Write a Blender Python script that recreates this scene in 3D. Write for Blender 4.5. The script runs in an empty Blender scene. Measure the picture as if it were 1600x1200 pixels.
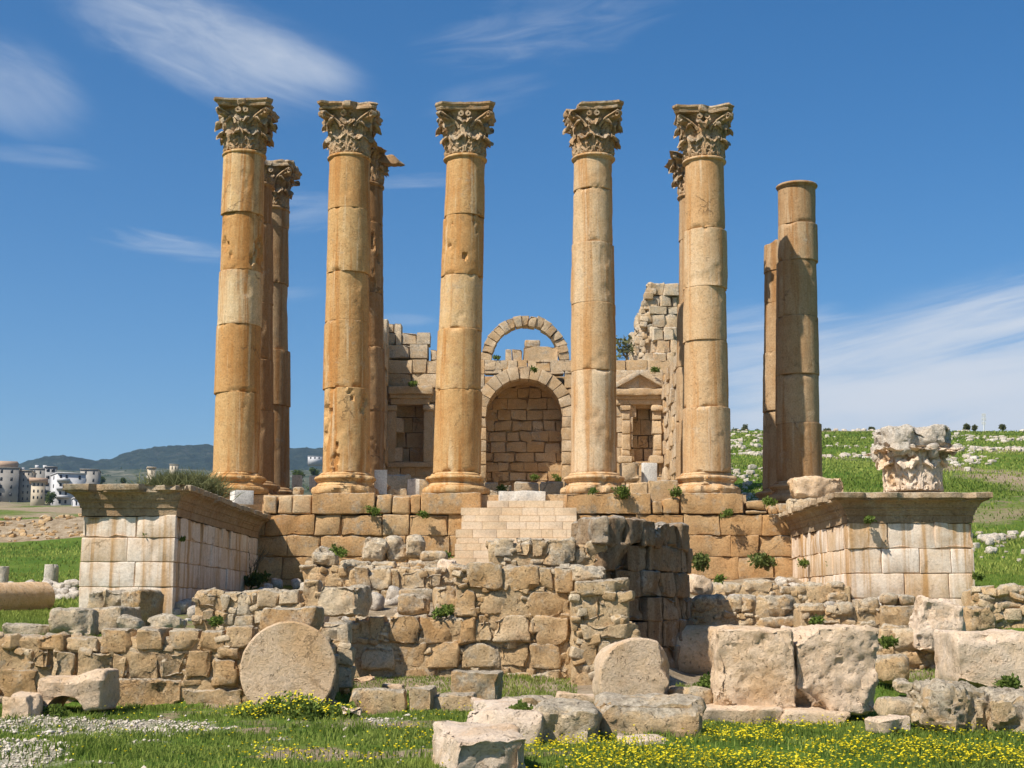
import bpy, math, random
import numpy as np
from mathutils import Vector

random.seed(7)
R = math.radians
SC = bpy.context.scene
COL = SC.collection
F = 2200.0
TILT = math.atan(350 / 2200)
CT, ST = math.cos(TILT), math.sin(TILT)
EYE = 1.65
SUN_AZ, SUN_EL = R(48), R(51)       # light travels to the right and away, downwards


def at(px, py, d):
    """point of the world at distance d (along +Y) on the sight line of a photo pixel"""
    a, b = (px - 800) / F, (600 - py) / F
    y, z = CT - b * ST, ST + b * CT
    s = d / y
    return np.array([a * s, d, EYE + z * s])


# ------------------------------------------------------------------ noise
def _hash(ix, iy, iz):
    h = (ix.astype(np.uint32) * np.uint32(374761393)) ^ (iy.astype(np.uint32) * np.uint32(668265263)) ^ (iz.astype(np.uint32) * np.uint32(2147483647 - 58))
    h = (h ^ (h >> np.uint32(13))) * np.uint32(1274126177)
    h = (h ^ (h >> np.uint32(15))) * np.uint32(2246822519)
    h = h ^ (h >> np.uint32(16))
    return (h & np.uint32(0xFFFFFF)).astype(np.float64) / float(0xFFFFFF)


def vnoise(p):
    p = np.asarray(p, float)
    i = np.floor(p).astype(np.int64)
    f = p - i
    f = f * f * f * (f * (f * 6 - 15) + 10)
    out = 0
    for dx in (0, 1):
        wx = f[:, 0] if dx else 1 - f[:, 0]
        for dy in (0, 1):
            wy = f[:, 1] if dy else 1 - f[:, 1]
            for dz in (0, 1):
                wz = f[:, 2] if dz else 1 - f[:, 2]
                out = out + wx * wy * wz * _hash(i[:, 0] + dx, i[:, 1] + dy, i[:, 2] + dz)
    return out


def fbm(p, octs=4, gain=0.5):
    p = np.asarray(p, float) + 1000.0
    s, a, t = 0, 1.0, 0
    for k in range(octs):
        s = s + a * (vnoise(p * (2.03 ** k) + 17.3 * k) * 2 - 1)
        t += a
        a *= gain
    return s / t


# ------------------------------------------------------------------ mesh buffers
_lat = {}


def lattice(nx, ny, nz):
    k = (nx, ny, nz)
    if k in _lat:
        return _lat[k]
    idx = {}
    vs = []

    def v(i, j, l):
        t = (i, j, l)
        if t not in idx:
            idx[t] = len(vs)
            vs.append(t)
        return idx[t]
    q = []
    for l, flip in ((0, True), (nz, False)):
        for i in range(nx):
            for j in range(ny):
                f = [v(i, j, l), v(i + 1, j, l), v(i + 1, j + 1, l), v(i, j + 1, l)]
                q.append(f[::-1] if flip else f)
    for j, flip in ((0, False), (ny, True)):
        for i in range(nx):
            for l in range(nz):
                f = [v(i, j, l), v(i + 1, j, l), v(i + 1, j, l + 1), v(i, j, l + 1)]
                q.append(f[::-1] if flip else f)
    for i, flip in ((0, True), (nx, False)):
        for j in range(ny):
            for l in range(nz):
                f = [v(i, j, l), v(i, j + 1, l), v(i, j + 1, l + 1), v(i, j, l + 1)]
                q.append(f[::-1] if flip else f)
    _lat[k] = (np.array(vs), np.array(q))
    return _lat[k]


class Buf:
    def __init__(s):
        s.v, s.q, s.t, s.a, s.b, s.n = [], [], [], [], [], 0

    def add(s, v, q, tint=0.5, grey=0.3, tri=None):
        v = np.asarray(v, float)
        s.v.append(v)
        if len(q):
            s.q.append(np.asarray(q, int) + s.n)
        if tri is not None and len(tri):
            s.t.append(np.asarray(tri, int) + s.n)
        s.a.append(np.broadcast_to(np.asarray(tint, float), (len(v),)))
        s.b.append(np.broadcast_to(np.asarray(grey, float), (len(v),)))
        s.n += len(v)

    def verts(s):
        return np.concatenate(s.v)

    def build(s, name, mat, parent=None, origin=None, smooth=True, sharp=33):
        v = np.concatenate(s.v)
        if parent is not None and origin is None:
            origin = np.array(parent['_w'])
            local = True
        else:
            local = False
        if origin is None:
            lo, hi = v.min(0), v.max(0)
            origin = np.array([(lo[0] + hi[0]) / 2, (lo[1] + hi[1]) / 2, lo[2]])
        v = v - origin
        m = bpy.data.meshes.new(name)
        q = np.concatenate(s.q) if s.q else np.zeros((0, 4), int)
        t = np.concatenate(s.t) if s.t else np.zeros((0, 3), int)
        m.vertices.add(len(v))
        m.vertices.foreach_set('co', v.astype(np.float32).ravel())
        nl = len(q) * 4 + len(t) * 3
        m.loops.add(nl)
        m.loops.foreach_set('vertex_index', np.concatenate([q.ravel(), t.ravel()]).astype(np.int32))
        m.polygons.add(len(q) + len(t))
        m.polygons.foreach_set('loop_start', np.concatenate([np.arange(len(q)) * 4, len(q) * 4 + np.arange(len(t)) * 3]).astype(np.int32))
        m.polygons.foreach_set('loop_total', np.concatenate([np.full(len(q), 4), np.full(len(t), 3)]).astype(np.int32))
        if smooth:
            m.polygons.foreach_set('use_smooth', np.ones(len(q) + len(t), dtype=bool))
        m.update(calc_edges=True)
        m.validate()
        if smooth and sharp:
            m.set_sharp_from_angle(angle=R(sharp))
        for nm, arr in (('tint', s.a), ('grey', s.b)):
            at_ = m.attributes.new(nm, 'FLOAT', 'POINT')
            at_.data.foreach_set('value', np.concatenate(arr).astype(np.float32))
        m.materials.append(mat)
        o = bpy.data.objects.new(name, m)
        COL.objects.link(o)
        if parent is not None:
            o.parent = parent
            if not local:
                o.location = Vector(origin - np.array(parent['_w']))
        else:
            o.location = Vector(origin)
        return o


def empty(name, loc):
    o = bpy.data.objects.new(name, None)
    o.location = Vector(loc)
    o['_w'] = [float(x) for x in loc]
    o.empty_display_size = 0.3
    COL.objects.link(o)
    return o


def tag(o, label=None, cat=None, group=None, kind=None):
    if label:
        o['label'] = label
    if cat:
        o['category'] = cat
    if group:
        o['group'] = group
    if kind or cat:
        o['kind'] = kind or 'thing'
    return o


def rot3(rx, ry, rz):
    cx, sx, cy, sy, cz, sz = math.cos(rx), math.sin(rx), math.cos(ry), math.sin(ry), math.cos(rz), math.sin(rz)
    X = np.array([[1, 0, 0], [0, cx, -sx], [0, sx, cx]])
    Y = np.array([[cy, 0, sy], [0, 1, 0], [-sy, 0, cy]])
    Z = np.array([[cz, -sz, 0], [sz, cz, 0], [0, 0, 1]])
    return Z @ Y @ X


def stone_arr(size, res=0.15, bevel=0.05, rough=0.02, warp=0.0, freq=2.5, chip=0.0, rng=None, facets=0):
    """a worked or broken stone: rounded box, warped corners, noisy faces"""
    rng = rng or np.random.default_rng(random.randrange(1 << 30))
    h = np.asarray(size, float) / 2
    b = min(bevel, h.min() * 0.9)
    n = [int(max(3, min(44, round(2 * hh / res)))) for hh in h]
    lv, q = lattice(*n)
    ax = []
    for k in range(3):
        c = np.concatenate([[-h[k], -h[k] + b * 0.45], np.linspace(-h[k] + b, h[k] - b, max(n[k] - 3, 1)) if n[k] > 3 else [0.0], [h[k] - b * 0.45, h[k]]])
        if len(c) != n[k] + 1:
            c = np.linspace(-h[k], h[k], n[k] + 1)
        ax.append(c)
    p = np.stack([ax[k][lv[:, k]] for k in range(3)], 1)
    core = np.clip(p, -(h - b), h - b)
    d = p - core
    L = np.linalg.norm(d, axis=1, keepdims=True) + 1e-9
    nrm = d / L
    p = core + nrm * np.minimum(L, b)
    off = rng.uniform(0, 500, 3)
    if warp:
        u = (p / h + 1) / 2
        cw = rng.uniform(-1, 1, (2, 2, 2, 3)) * warp * h
        dd = 0
        for i in (0, 1):
            for j in (0, 1):
                for l in (0, 1):
                    w = (u[:, 0] if i else 1 - u[:, 0]) * (u[:, 1] if j else 1 - u[:, 1]) * (u[:, 2] if l else 1 - u[:, 2])
                    dd = dd + w[:, None] * cw[i, j, l]
        p = p + dd
    for _ in range(facets):
        fn_ = rng.normal(size=3)
        fn_ = np.sign(fn_) * np.abs(fn_) ** 0.8
        fn_ /= np.linalg.norm(fn_)
        sup = float((h * np.abs(fn_)).sum())
        ex = p @ fn_ - sup * rng.uniform(0.74, 0.93)
        kx = ex > 0
        p = p - np.outer(np.where(kx, ex, 0), fn_)
        nrm = np.where(kx[:, None], fn_, nrm)
    f = fbm(p * freq + off, 5, 0.55)
    f3 = 0.45 - np.abs(fbm(p * freq * 1.7 + off + 33, 4, 0.6)) * 2.4
    disp = rough * (f * 1.25 + f3 * 0.55)
    f2 = fbm(p * freq * 0.45 + off + 99, 2)
    disp = disp + rough * 1.2 * f2
    if chip:
        e = np.clip(1 - np.sort(np.abs(h - np.abs(p)), 1)[:, 1] / (chip * 3), 0, 1)
        disp = disp - chip * e * np.clip(fbm(p * 1.9 + off + 50, 3) * 2.2, 0, 1)
    return p + nrm * disp[:, None], q


def put(buf, c, size, rot=(0, 0, 0), tint=0.5, grey=0.3, **k):
    v, q = stone_arr(size, **k)
    if any(rot):
        v = v @ rot3(*rot).T
    buf.add(v + np.asarray(c, float), q, tint, grey)


def put_px(buf, x0, y0, x1, y1, d, depth, tint=0.5, grey=0.3, rot=(0, 0, 0), **k):
    """a stone whose front covers that part of the photo when it stands at distance d"""
    xm, ym = (x0 + x1) / 2, (y0 + y1) / 2
    a, b_ = at(xm, y0, d), at(xm, y1, d)
    l, r = at(x0, ym, d), at(x1, ym, d)
    size = (r[0] - l[0], depth, a[2] - b_[2])
    put(buf, ((l[0] + r[0]) / 2, d + depth / 2, (a[2] + b_[2]) / 2), size, rot, tint, grey, **k)


def box_arr(lo, hi):
    x0, y0, z0 = lo
    x1, y1, z1 = hi
    v = [(x0, y0, z0), (x1, y0, z0), (x1, y1, z0), (x0, y1, z0), (x0, y0, z1), (x1, y0, z1), (x1, y1, z1), (x0, y1, z1)]
    q = [(0, 3, 2, 1), (4, 5, 6, 7), (0, 1, 5, 4), (1, 2, 6, 5), (2, 3, 7, 6), (3, 0, 4, 7)]
    return np.array(v, float), np.array(q)


def box(buf, lo, hi, tint=0.5, grey=0.2):
    v, q = box_arr(lo, hi)
    buf.add(v, q, tint, grey)


def lathe_arr(prof, seg):
    """rings (r, z) from below to above, closed with caps"""
    a = np.arange(seg) * 2 * math.pi / seg
    n = len(prof)
    v = np.concatenate([np.stack([r * np.cos(a), r * np.sin(a), np.full(seg, z)], 1) for r, z in prof])
    q = []
    i = np.arange(seg)
    j = (i + 1) % seg
    for k in range(n - 1):
        q.append(np.stack([k * seg + i, k * seg + j, (k + 1) * seg + j, (k + 1) * seg + i], 1))
    q = np.concatenate(q)
    c0, c1 = len(v), len(v) + 1
    v = np.concatenate([v, [[0, 0, prof[0][1]], [0, 0, prof[-1][1]]]])
    tri = np.concatenate([np.stack([np.full(seg, c0), j, i], 1), np.stack([np.full(seg, c1), (n - 1) * seg + i, (n - 1) * seg + j], 1)])
    return v, q, tri


# ------------------------------------------------------------------ materials
def nodes_of(name):
    m = bpy.data.materials.new(name)
    m.use_nodes = True
    nt = m.node_tree
    for n in list(nt.nodes):
        nt.nodes.remove(n)
    return m, nt


def nd(nt, typ, props=None, **ins):
    n = nt.nodes.new(typ)
    for k, v in (props or {}).items():
        setattr(n, k, v)
    for k, v in ins.items():
        key = int(k[1:]) if k[0] == '_' and k[1:].isdigit() else k.replace('_', ' ')
        s = n.inputs[key]
        if isinstance(v, bpy.types.NodeSocket):
            nt.links.new(v, s)
        else:
            s.default_value = v
    return n


def M(nt, op, a, b=0.0, c=0.0, clamp=False):
    n = nd(nt, 'ShaderNodeMath', {'operation': op, 'use_clamp': clamp}, _0=a, _1=b, _2=c)
    return n.outputs[0]


def ramp(nt, fac, stops, interp='LINEAR'):
    n = nd(nt, 'ShaderNodeValToRGB', None, Fac=fac)
    n.color_ramp.interpolation = interp
    e = n.color_ramp.elements
    while len(e) > 1:
        e.remove(e[-1])
    e[0].position = stops[0][0]
    e[0].color = (*stops[0][1], 1)
    for p, c in stops[1:]:
        x = e.new(p)
        x.color = (*c, 1)
    return n.outputs['Color']


def mixc(nt, fac, a, b, mode='MIX'):
    n = nd(nt, 'ShaderNodeMix', {'data_type': 'RGBA', 'blend_type': mode})
    for s, v in ((n.inputs[0], fac), (n.inputs[6], a), (n.inputs[7], b)):
        if isinstance(v, bpy.types.NodeSocket):
            nt.links.new(v, s)
        else:
            s.default_value = v if not isinstance(v, tuple) or len(v) == 4 else (*v, 1)
    return n.outputs[2]


def noise(nt, vec, scale, detail=4, rough=0.55, dist=0.0):
    n = nd(nt, 'ShaderNodeTexNoise', None, Vector=vec, Scale=scale, Detail=detail, Roughness=rough, Distortion=dist)
    return n.outputs['Fac']


def sstep(nt, x, a, b):
    n = nd(nt, 'ShaderNodeMapRange', {'interpolation_type': 'SMOOTHSTEP'}, Value=x, From_Min=a, From_Max=b)
    return n.outputs['Result']


def scaled(nt, vec, s):
    n = nd(nt, 'ShaderNodeMapping', None, Vector=vec, Scale=s)
    return n.outputs['Vector']


def finish(nt, color, rough=0.9, height=None, dist=0.03, strength=1.0, spec=0.15):
    p = nd(nt, 'ShaderNodeBsdfPrincipled', None, Base_Color=color, Roughness=rough)
    p.inputs['Specular IOR Level'].default_value = spec
    if height is not None:
        b = nd(nt, 'ShaderNodeBump', None, Height=height, Distance=dist, Strength=strength)
        nt.links.new(b.outputs['Normal'], p.inputs['Normal'])
    o = nd(nt, 'ShaderNodeOutputMaterial')
    nt.links.new(p.outputs[0], o.inputs[0])


def stone_mat(name, c0, c1, c2, stain, lichen, streak=0.0, pit=0.6, bump=0.035, sc=1.0, stain_amt=0.6, dark=(0.10, 0.075, 0.05), topgrey=0.6, crack=0.5, lo=0.58, grain=1.0, tvar=1.3):
    m, nt = nodes_of(name)
    g = nd(nt, 'ShaderNodeNewGeometry')
    pos = g.outputs['Position']
    tint = nd(nt, 'ShaderNodeAttribute', {'attribute_name': 'tint'}).outputs['Fac']
    grey = nd(nt, 'ShaderNodeAttribute', {'attribute_name': 'grey'}).outputs['Fac']
    nbig = noise(nt, pos, 0.8 * sc, 5, 0.6)
    nmid = noise(nt, pos, 3.3 * sc, 8, 0.68, 0.1)
    nfin = noise(nt, pos, 17 * sc, 9, 0.82)
    t = M(nt, 'ADD', tint, M(nt, 'MULTIPLY_ADD', nmid, tvar, -tvar / 2), clamp=True)
    col = ramp(nt, t, [(0.0, c0), (0.5, c1), (1.0, c2)])
    st = sstep(nt, M(nt, 'ADD', nbig, M(nt, 'MULTIPLY_ADD', nmid, 0.5, -0.25)), 0.48, 0.68)
    col = mixc(nt, M(nt, 'MULTIPLY', st, stain_amt), col, stain)
    if streak:
        sv = scaled(nt, pos, (3.2, 3.2, 0.16))
        s1 = sstep(nt, noise(nt, sv, 1.0, 5, 0.6, 0.3), 0.46, 0.66)
        col = mixc(nt, M(nt, 'MULTIPLY', s1, streak), col, stain)
        s2 = sstep(nt, noise(nt, scaled(nt, pos, (5.5, 5.5, 0.22)), 1.0, 4, 0.6), 0.56, 0.7)
        col = mixc(nt, M(nt, 'MULTIPLY', s2, streak * 0.7), col, c2)
        s3 = sstep(nt, noise(nt, scaled(nt, pos, (7.0, 7.0, 0.3)), 1.3, 4, 0.6), 0.62, 0.76)
        col = mixc(nt, M(nt, 'MULTIPLY', s3, streak * 0.5), col, dark)
    # grey lichen crust, stronger on the weathered upper sides
    nz = nd(nt, 'ShaderNodeSeparateXYZ', None, Vector=g.outputs['Normal']).outputs['Z']
    up = M(nt, 'MULTIPLY_ADD', sstep(nt, nz, 0.2, 0.9), topgrey, 0.0)
    lw = sstep(nt, M(nt, 'ADD', noise(nt, pos, 2.1 * sc, 8, 0.72), M(nt, 'MULTIPLY', M(nt, 'MULTIPLY_ADD', grey, 0.62, up), 0.30)), lo, lo + 0.22)
    ln = noise(nt, pos, 9 * sc, 4, 0.7)
    lcol = mixc(nt, sstep(nt, ln, 0.35, 0.65), tuple(x * 0.62 for x in lichen), tuple(min(1, x * 1.25) for x in lichen))
    col = mixc(nt, M(nt, 'MULTIPLY', lw, 0.85), col, lcol)
    # pits, sunken in the bump and coloured darker
    vo = nd(nt, 'ShaderNodeTexNoise', None, Vector=pos, Scale=13 * sc, Detail=3.0, Roughness=0.6, Distortion=0.8).outputs['Fac']
    pt = sstep(nt, vo, 0.60, 0.72)
    col = mixc(nt, M(nt, 'MULTIPLY', pt, pit * 0.55), col, dark)
    col = mixc(nt, 1.0, col, ramp(nt, nfin, [(0.30, tuple(1 - grain * x for x in (0.48, 0.51, 0.54))), (0.5, (1.0, 1.0, 1.0)), (0.70, tuple(1 + grain * x for x in (0.36, 0.35, 0.33)))]), 'MULTIPLY')
    h = M(nt, 'ADD', M(nt, 'MULTIPLY', nmid, 0.9), M(nt, 'MULTIPLY', nfin, 0.75))
    if crack:
        wv = nd(nt, 'ShaderNodeVectorMath', {'operation': 'ADD'}, _0=pos, _1=nd(nt, 'ShaderNodeVectorMath', {'operation': 'SCALE'}, _0=nd(nt, 'ShaderNodeTexNoise', None, Vector=pos, Scale=1.6, Detail=6.0, Roughness=0.7).outputs['Color'], Scale=1.1).outputs[0]).outputs[0]
        ve = nd(nt, 'ShaderNodeTexVoronoi', {'feature': 'DISTANCE_TO_EDGE'}, Vector=wv, Scale=0.75 * sc).outputs['Distance']
        ck = M(nt, 'MULTIPLY', sstep(nt, ve, 0.016, 0.003), sstep(nt, noise(nt, pos, 0.55, 3, 0.5), 0.56, 0.66))
        col = mixc(nt, M(nt, 'MULTIPLY', ck, crack), col, dark)
        h = M(nt, 'SUBTRACT', h, M(nt, 'MULTIPLY', ck, crack))
    h = M(nt, 'SUBTRACT', h, M(nt, 'MULTIPLY', pt, pit * 0.7))
    finish(nt, col, 0.92, h, bump, 1.0)
    return m


GOLD0, GOLD1, GOLD2 = (0.47, 0.255, 0.098), (0.53, 0.34, 0.165), (0.62, 0.46, 0.28)
LICH = (0.31, 0.285, 0.235)
MAT = {}
COLKW = dict(lo=.68, tvar=.95, grain=.8, streak=0.9, pit=0.6, bump=0.026, stain_amt=0.45, dark=(0.20, 0.125, 0.065), topgrey=.2, crack=.7)
MAT['column'] = stone_mat('column_stone', (0.46, 0.23, 0.075), (0.555, 0.345, 0.15), (0.66, 0.495, 0.295), (0.42, 0.185, 0.05), (0.46, 0.36, 0.24), **COLKW)
MAT['column_pale'] = stone_mat('column_stone_pale', (0.49, 0.275, 0.115), (0.565, 0.38, 0.205), (0.645, 0.495, 0.325), (0.46, 0.235, 0.085), (0.48, 0.39, 0.28), **COLKW)
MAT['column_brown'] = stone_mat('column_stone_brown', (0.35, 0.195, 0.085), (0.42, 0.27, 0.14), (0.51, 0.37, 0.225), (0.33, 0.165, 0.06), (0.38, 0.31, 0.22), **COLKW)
MAT['capital'] = stone_mat('capital_stone', (0.36, 0.215, 0.105), (0.44, 0.295, 0.165), (0.55, 0.42, 0.27), (0.42, 0.21, 0.08), (0.36, 0.30, 0.215), pit=0.9, bump=0.04, stain_amt=0.45, topgrey=0.7, dark=(0.09, 0.06, 0.035), crack=0)
MAT['ashlar'] = stone_mat('golden_ashlar', GOLD0, GOLD1, GOLD2, (0.47, 0.23, 0.08), (0.38, 0.33, 0.245), pit=0.6, bump=0.035, stain_amt=0.45)
MAT['wing'] = stone_mat('pale_ashlar', (0.62, 0.43, 0.25), (0.74, 0.58, 0.42), (0.80, 0.68, 0.55), (0.46, 0.245, 0.08), (0.56, 0.46, 0.34), lo=0.70, grain=.65, streak=0.85, pit=0.3, bump=0.02, stain_amt=0.4, dark=(0.30, 0.19, 0.10), topgrey=.3)
MAT['cornice'] = stone_mat('weathered_cornice', (0.32, 0.205, 0.11), (0.41, 0.285, 0.165), (0.56, 0.43, 0.29), (0.26, 0.14, 0.06), (0.44, 0.36, 0.25), streak=0.35, pit=0.7, bump=0.04, stain_amt=0.45)
MAT['rubble'] = stone_mat('rubble_stone', (0.46, 0.27, 0.115), (0.57, 0.395, 0.21), (0.69, 0.54, 0.355), (0.44, 0.23, 0.08), (0.45, 0.385, 0.285), pit=0.9, bump=0.055, stain_amt=0.5, sc=1.25, dark=(0.12, 0.08, 0.045))
MAT['pale'] = stone_mat('pale_pink_stone', (0.62, 0.40, 0.20), (0.76, 0.55, 0.35), (0.82, 0.65, 0.485), (0.62, 0.36, 0.15), (0.62, 0.53, 0.40), lo=0.68, grain=.62, pit=0.9, bump=0.06, stain_amt=0.6, sc=1.3, dark=(0.30, 0.19, 0.10), topgrey=.3)
MAT['cella'] = stone_mat('cella_stone', (0.48, 0.29, 0.125), (0.55, 0.38, 0.21), (0.62, 0.49, 0.33), (0.46, 0.25, 0.10), (0.44, 0.385, 0.30), pit=0.5, bump=0.05, stain_amt=0.4)
MAT['white'] = stone_mat('white_limestone', (0.62, 0.55, 0.45), (0.68, 0.62, 0.53), (0.74, 0.70, 0.62), (0.55, 0.46, 0.34), (0.50, 0.47, 0.42), pit=0.3, bump=0.01, stain_amt=0.2)
MAT['step'] = stone_mat('new_limestone', (0.57, 0.405, 0.24), (0.64, 0.485, 0.315), (0.68, 0.54, 0.385), (0.52, 0.36, 0.21), (0.48, 0.42, 0.34), pit=0.4, bump=0.010, stain_amt=0.3, topgrey=0.2, crack=0, grain=.6)
MAT['fieldrock'] = stone_mat('field_rock', (0.46, 0.36, 0.25), (0.57, 0.48, 0.37), (0.68, 0.60, 0.49), (0.46, 0.34, 0.21), (0.52, 0.46, 0.38), pit=0.8, bump=0.06, stain_amt=0.4, sc=1.2)
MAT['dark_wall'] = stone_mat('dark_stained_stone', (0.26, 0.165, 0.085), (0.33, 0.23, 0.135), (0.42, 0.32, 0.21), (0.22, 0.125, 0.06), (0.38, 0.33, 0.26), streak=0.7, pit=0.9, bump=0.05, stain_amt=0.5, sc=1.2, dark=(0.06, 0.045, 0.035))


def simple_mat(name, a, b, scale=6.0, rough=0.85, bump=0.01, attr=False):
    m, nt = nodes_of(name)
    pos = nd(nt, 'ShaderNodeNewGeometry').outputs['Position']
    n = noise(nt, pos, scale, 4, 0.6)
    if attr:
        t = nd(nt, 'ShaderNodeAttribute', {'attribute_name': 'tint'}).outputs['Fac']
        n = M(nt, 'ADD', t, M(nt, 'MULTIPLY_ADD', n, 0.6, -0.3), clamp=True)
        col = ramp(nt, n, [(0.0, a), (1.0, b)])
    else:
        col = ramp(nt, n, [(0.3, a), (0.7, b)])
    finish(nt, col, rough, n if bump else None, bump)
    return m


def leaf_mat(name, a, b, trans=0.35):
    m, nt = nodes_of(name)
    t = nd(nt, 'ShaderNodeAttribute', {'attribute_name': 'tint'}).outputs['Fac']
    col = ramp(nt, t, [(0.0, a), (1.0, b)])
    d = nd(nt, 'ShaderNodeBsdfDiffuse', None, Color=col)
    tr = nd(nt, 'ShaderNodeBsdfTranslucent', None, Color=col)
    mx = nd(nt, 'ShaderNodeMixShader', None, Fac=trans)
    nt.links.new(d.outputs[0], mx.inputs[1])
    nt.links.new(tr.outputs[0], mx.inputs[2])
    o = nd(nt, 'ShaderNodeOutputMaterial')
    nt.links.new(mx.outputs[0], o.inputs[0])
    return m


MAT['grass'] = leaf_mat('grass_blades', (0.10, 0.155, 0.024), (0.33, 0.37, 0.085))
MAT['weed'] = leaf_mat('weed_leaves', (0.065, 0.11, 0.022), (0.22, 0.27, 0.06))
MAT['bush'] = leaf_mat('bush_leaves', (0.06, 0.095, 0.022), (0.20, 0.225, 0.075))
MAT['olive'] = leaf_mat('olive_twigs', (0.10, 0.11, 0.045), (0.25, 0.25, 0.115))
MAT['dry'] = leaf_mat('dry_twigs', (0.10, 0.08, 0.05), (0.26, 0.22, 0.14), 0.1)
MAT['yellow'] = leaf_mat('yellow_petals', (0.72, 0.56, 0.02), (0.85, 0.72, 0.05), 0.3)
MAT['pebble'] = simple_mat('white_pebbles', (0.34, 0.275, 0.19), (0.62, 0.54, 0.43), 30, attr=True)

# ================================================================== TERRAIN
FARL = [(480, 37), (1000, 85), (1500, 136), (2100, 205), (2700, 215)]
FARR = [(60, 4.7), (80, 8.1), (120, 14.7), (160, 20.8), (200, 26.6), (235, 30.2), (300, 34), (480, 44), (1000, 60), (2700, 60)]
PROF = [
    (-400, [(0, 0), (23.6, 0), (24.4, 1.0), (30, 1.25), (42, 1.5), (65, 2.75), (95, 6.2), (99, 7.9), (130, 9.6)] + FARL),
    (120, [(0, 0), (23.7, 0), (24.4, 1.0), (30, 1.25), (42, 1.5), (65, 2.75), (95, 6.2), (99, 7.9), (130, 9.6)] + FARL),
    (300, [(0, 0), (23.7, 0), (24.4, 1.0), (31, 1.3), (34, 1.4), (47, 2.2), (80, 3.5), (130, 8)] + FARL),
    (515, [(0, 0), (23.7, 0), (24.4, 0.75), (31, 1.3), (34, 1.6), (47, 2.4), (80, 3.5), (130, 8)] + FARL),
    (550, [(0, 0), (23.6, 0), (27.0, 0.15), (28.6, 0.3), (29.1, 1.25), (34, 1.9), (46.5, 2.5), (80, 3.5), (130, 8)] + FARL),
    (900, [(0, 0), (23.6, 0), (26.5, 0.1), (28.6, 0.3), (29.1, 1.25), (34, 1.9), (46.5, 2.5), (80, 3.5), (130, 9)] + FARL),
    (1080, [(0, 0), (23, 0), (27, 0.1), (32.9, 0.2), (33.5, 0.9), (34, 1.5), (40, 1.9), (46.5, 2.45)] + FARR),
    (1300, [(0, 0), (21, 0), (25, 0.25), (29, 0.5), (31.5, .7), (34, 1.35), (39, 1.7), (45, 2.4)] + FARR),
    (2200, [(0, 0), (21, 0), (25, 0.35), (29, 1.0), (34, 1.5), (39, 1.8), (45, 2.45)] + FARR)]


def terr(X, Y, micro=True):
    X, Y = np.asarray(X, float), np.asarray(Y, float)
    d = np.maximum(Y, 0.5)
    px = np.clip(800 + F * X / d, PROF[0][0], PROF[-1][0])
    cols = np.array([np.interp(d, [p[0] for p in pr], [p[1] for p in pr]) for _, pr in PROF])
    xs = np.array([p[0] for p in PROF])
    k = np.clip(np.searchsorted(xs, px) - 1, 0, len(xs) - 2)
    w = np.clip((px - xs[k]) / (xs[k + 1] - xs[k]), 0, 1)
    w = w * w * (3 - 2 * w)
    n = np.arange(len(d))
    z = cols[k, n] * (1 - w) + cols[k + 1, n] * w
    if micro:
        p = np.stack([X, Y, np.zeros_like(X)], 1)
        z = z + fbm(p * 0.35, 3) * 0.10 * np.clip(d / 25, 0.35, 1) + fbm(p * 0.05 + 9, 3) * np.clip((d - 45) / 60, 0, 1) * 0.9
        z = z + fbm(p * 1.7 + 31, 2) * 0.03
        z = z + fbm(p * 0.012 + 4, 4) * np.clip((d - 300) / 400, 0, 1) * 7
    return z


def pxy(X, Y, Z):
    """photo pixel of a point (used for masks of where grass and gravel lie)"""
    zc = Y * CT + (Z - EYE) * ST
    yc = -Y * ST + (Z - EYE) * CT
    return 800 + F * X / zc, 600 - F * yc / zc


def gravelness(X, Y):
    Z = terr(X, Y, False)
    px, py = pxy(X, Y, Z)
    p = np.stack([X, Y * 0.6, np.zeros_like(X)], 1)
    n = fbm(p * 1.1 + 5, 4) * 0.9 + fbm(p * 5 + 8, 3) * 0.75
    g = -0.75 + n
    for cx, cy, rx, ry, a in ((170, 1136, 260, 15, 1.35), (20, 1180, 110, 30, 1.4), (330, 1165, 130, 8, 0.75), (120, 1195, 150, 10, .7), (600, 1125, 60, 5, 0.75), (440, 1150, 40, 5, .7), (900, 1175, 40, 6, .5)):
        e = ((px - cx) / rx) ** 2 + ((py - cy) / ry) ** 2
        g = np.maximum(g, a * np.clip(1.3 - e, 0, 1) - 0.72 + n * 1.0)
    return np.where(Y < 24, np.clip(g * 1.5, 0, .85), 0)


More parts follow.
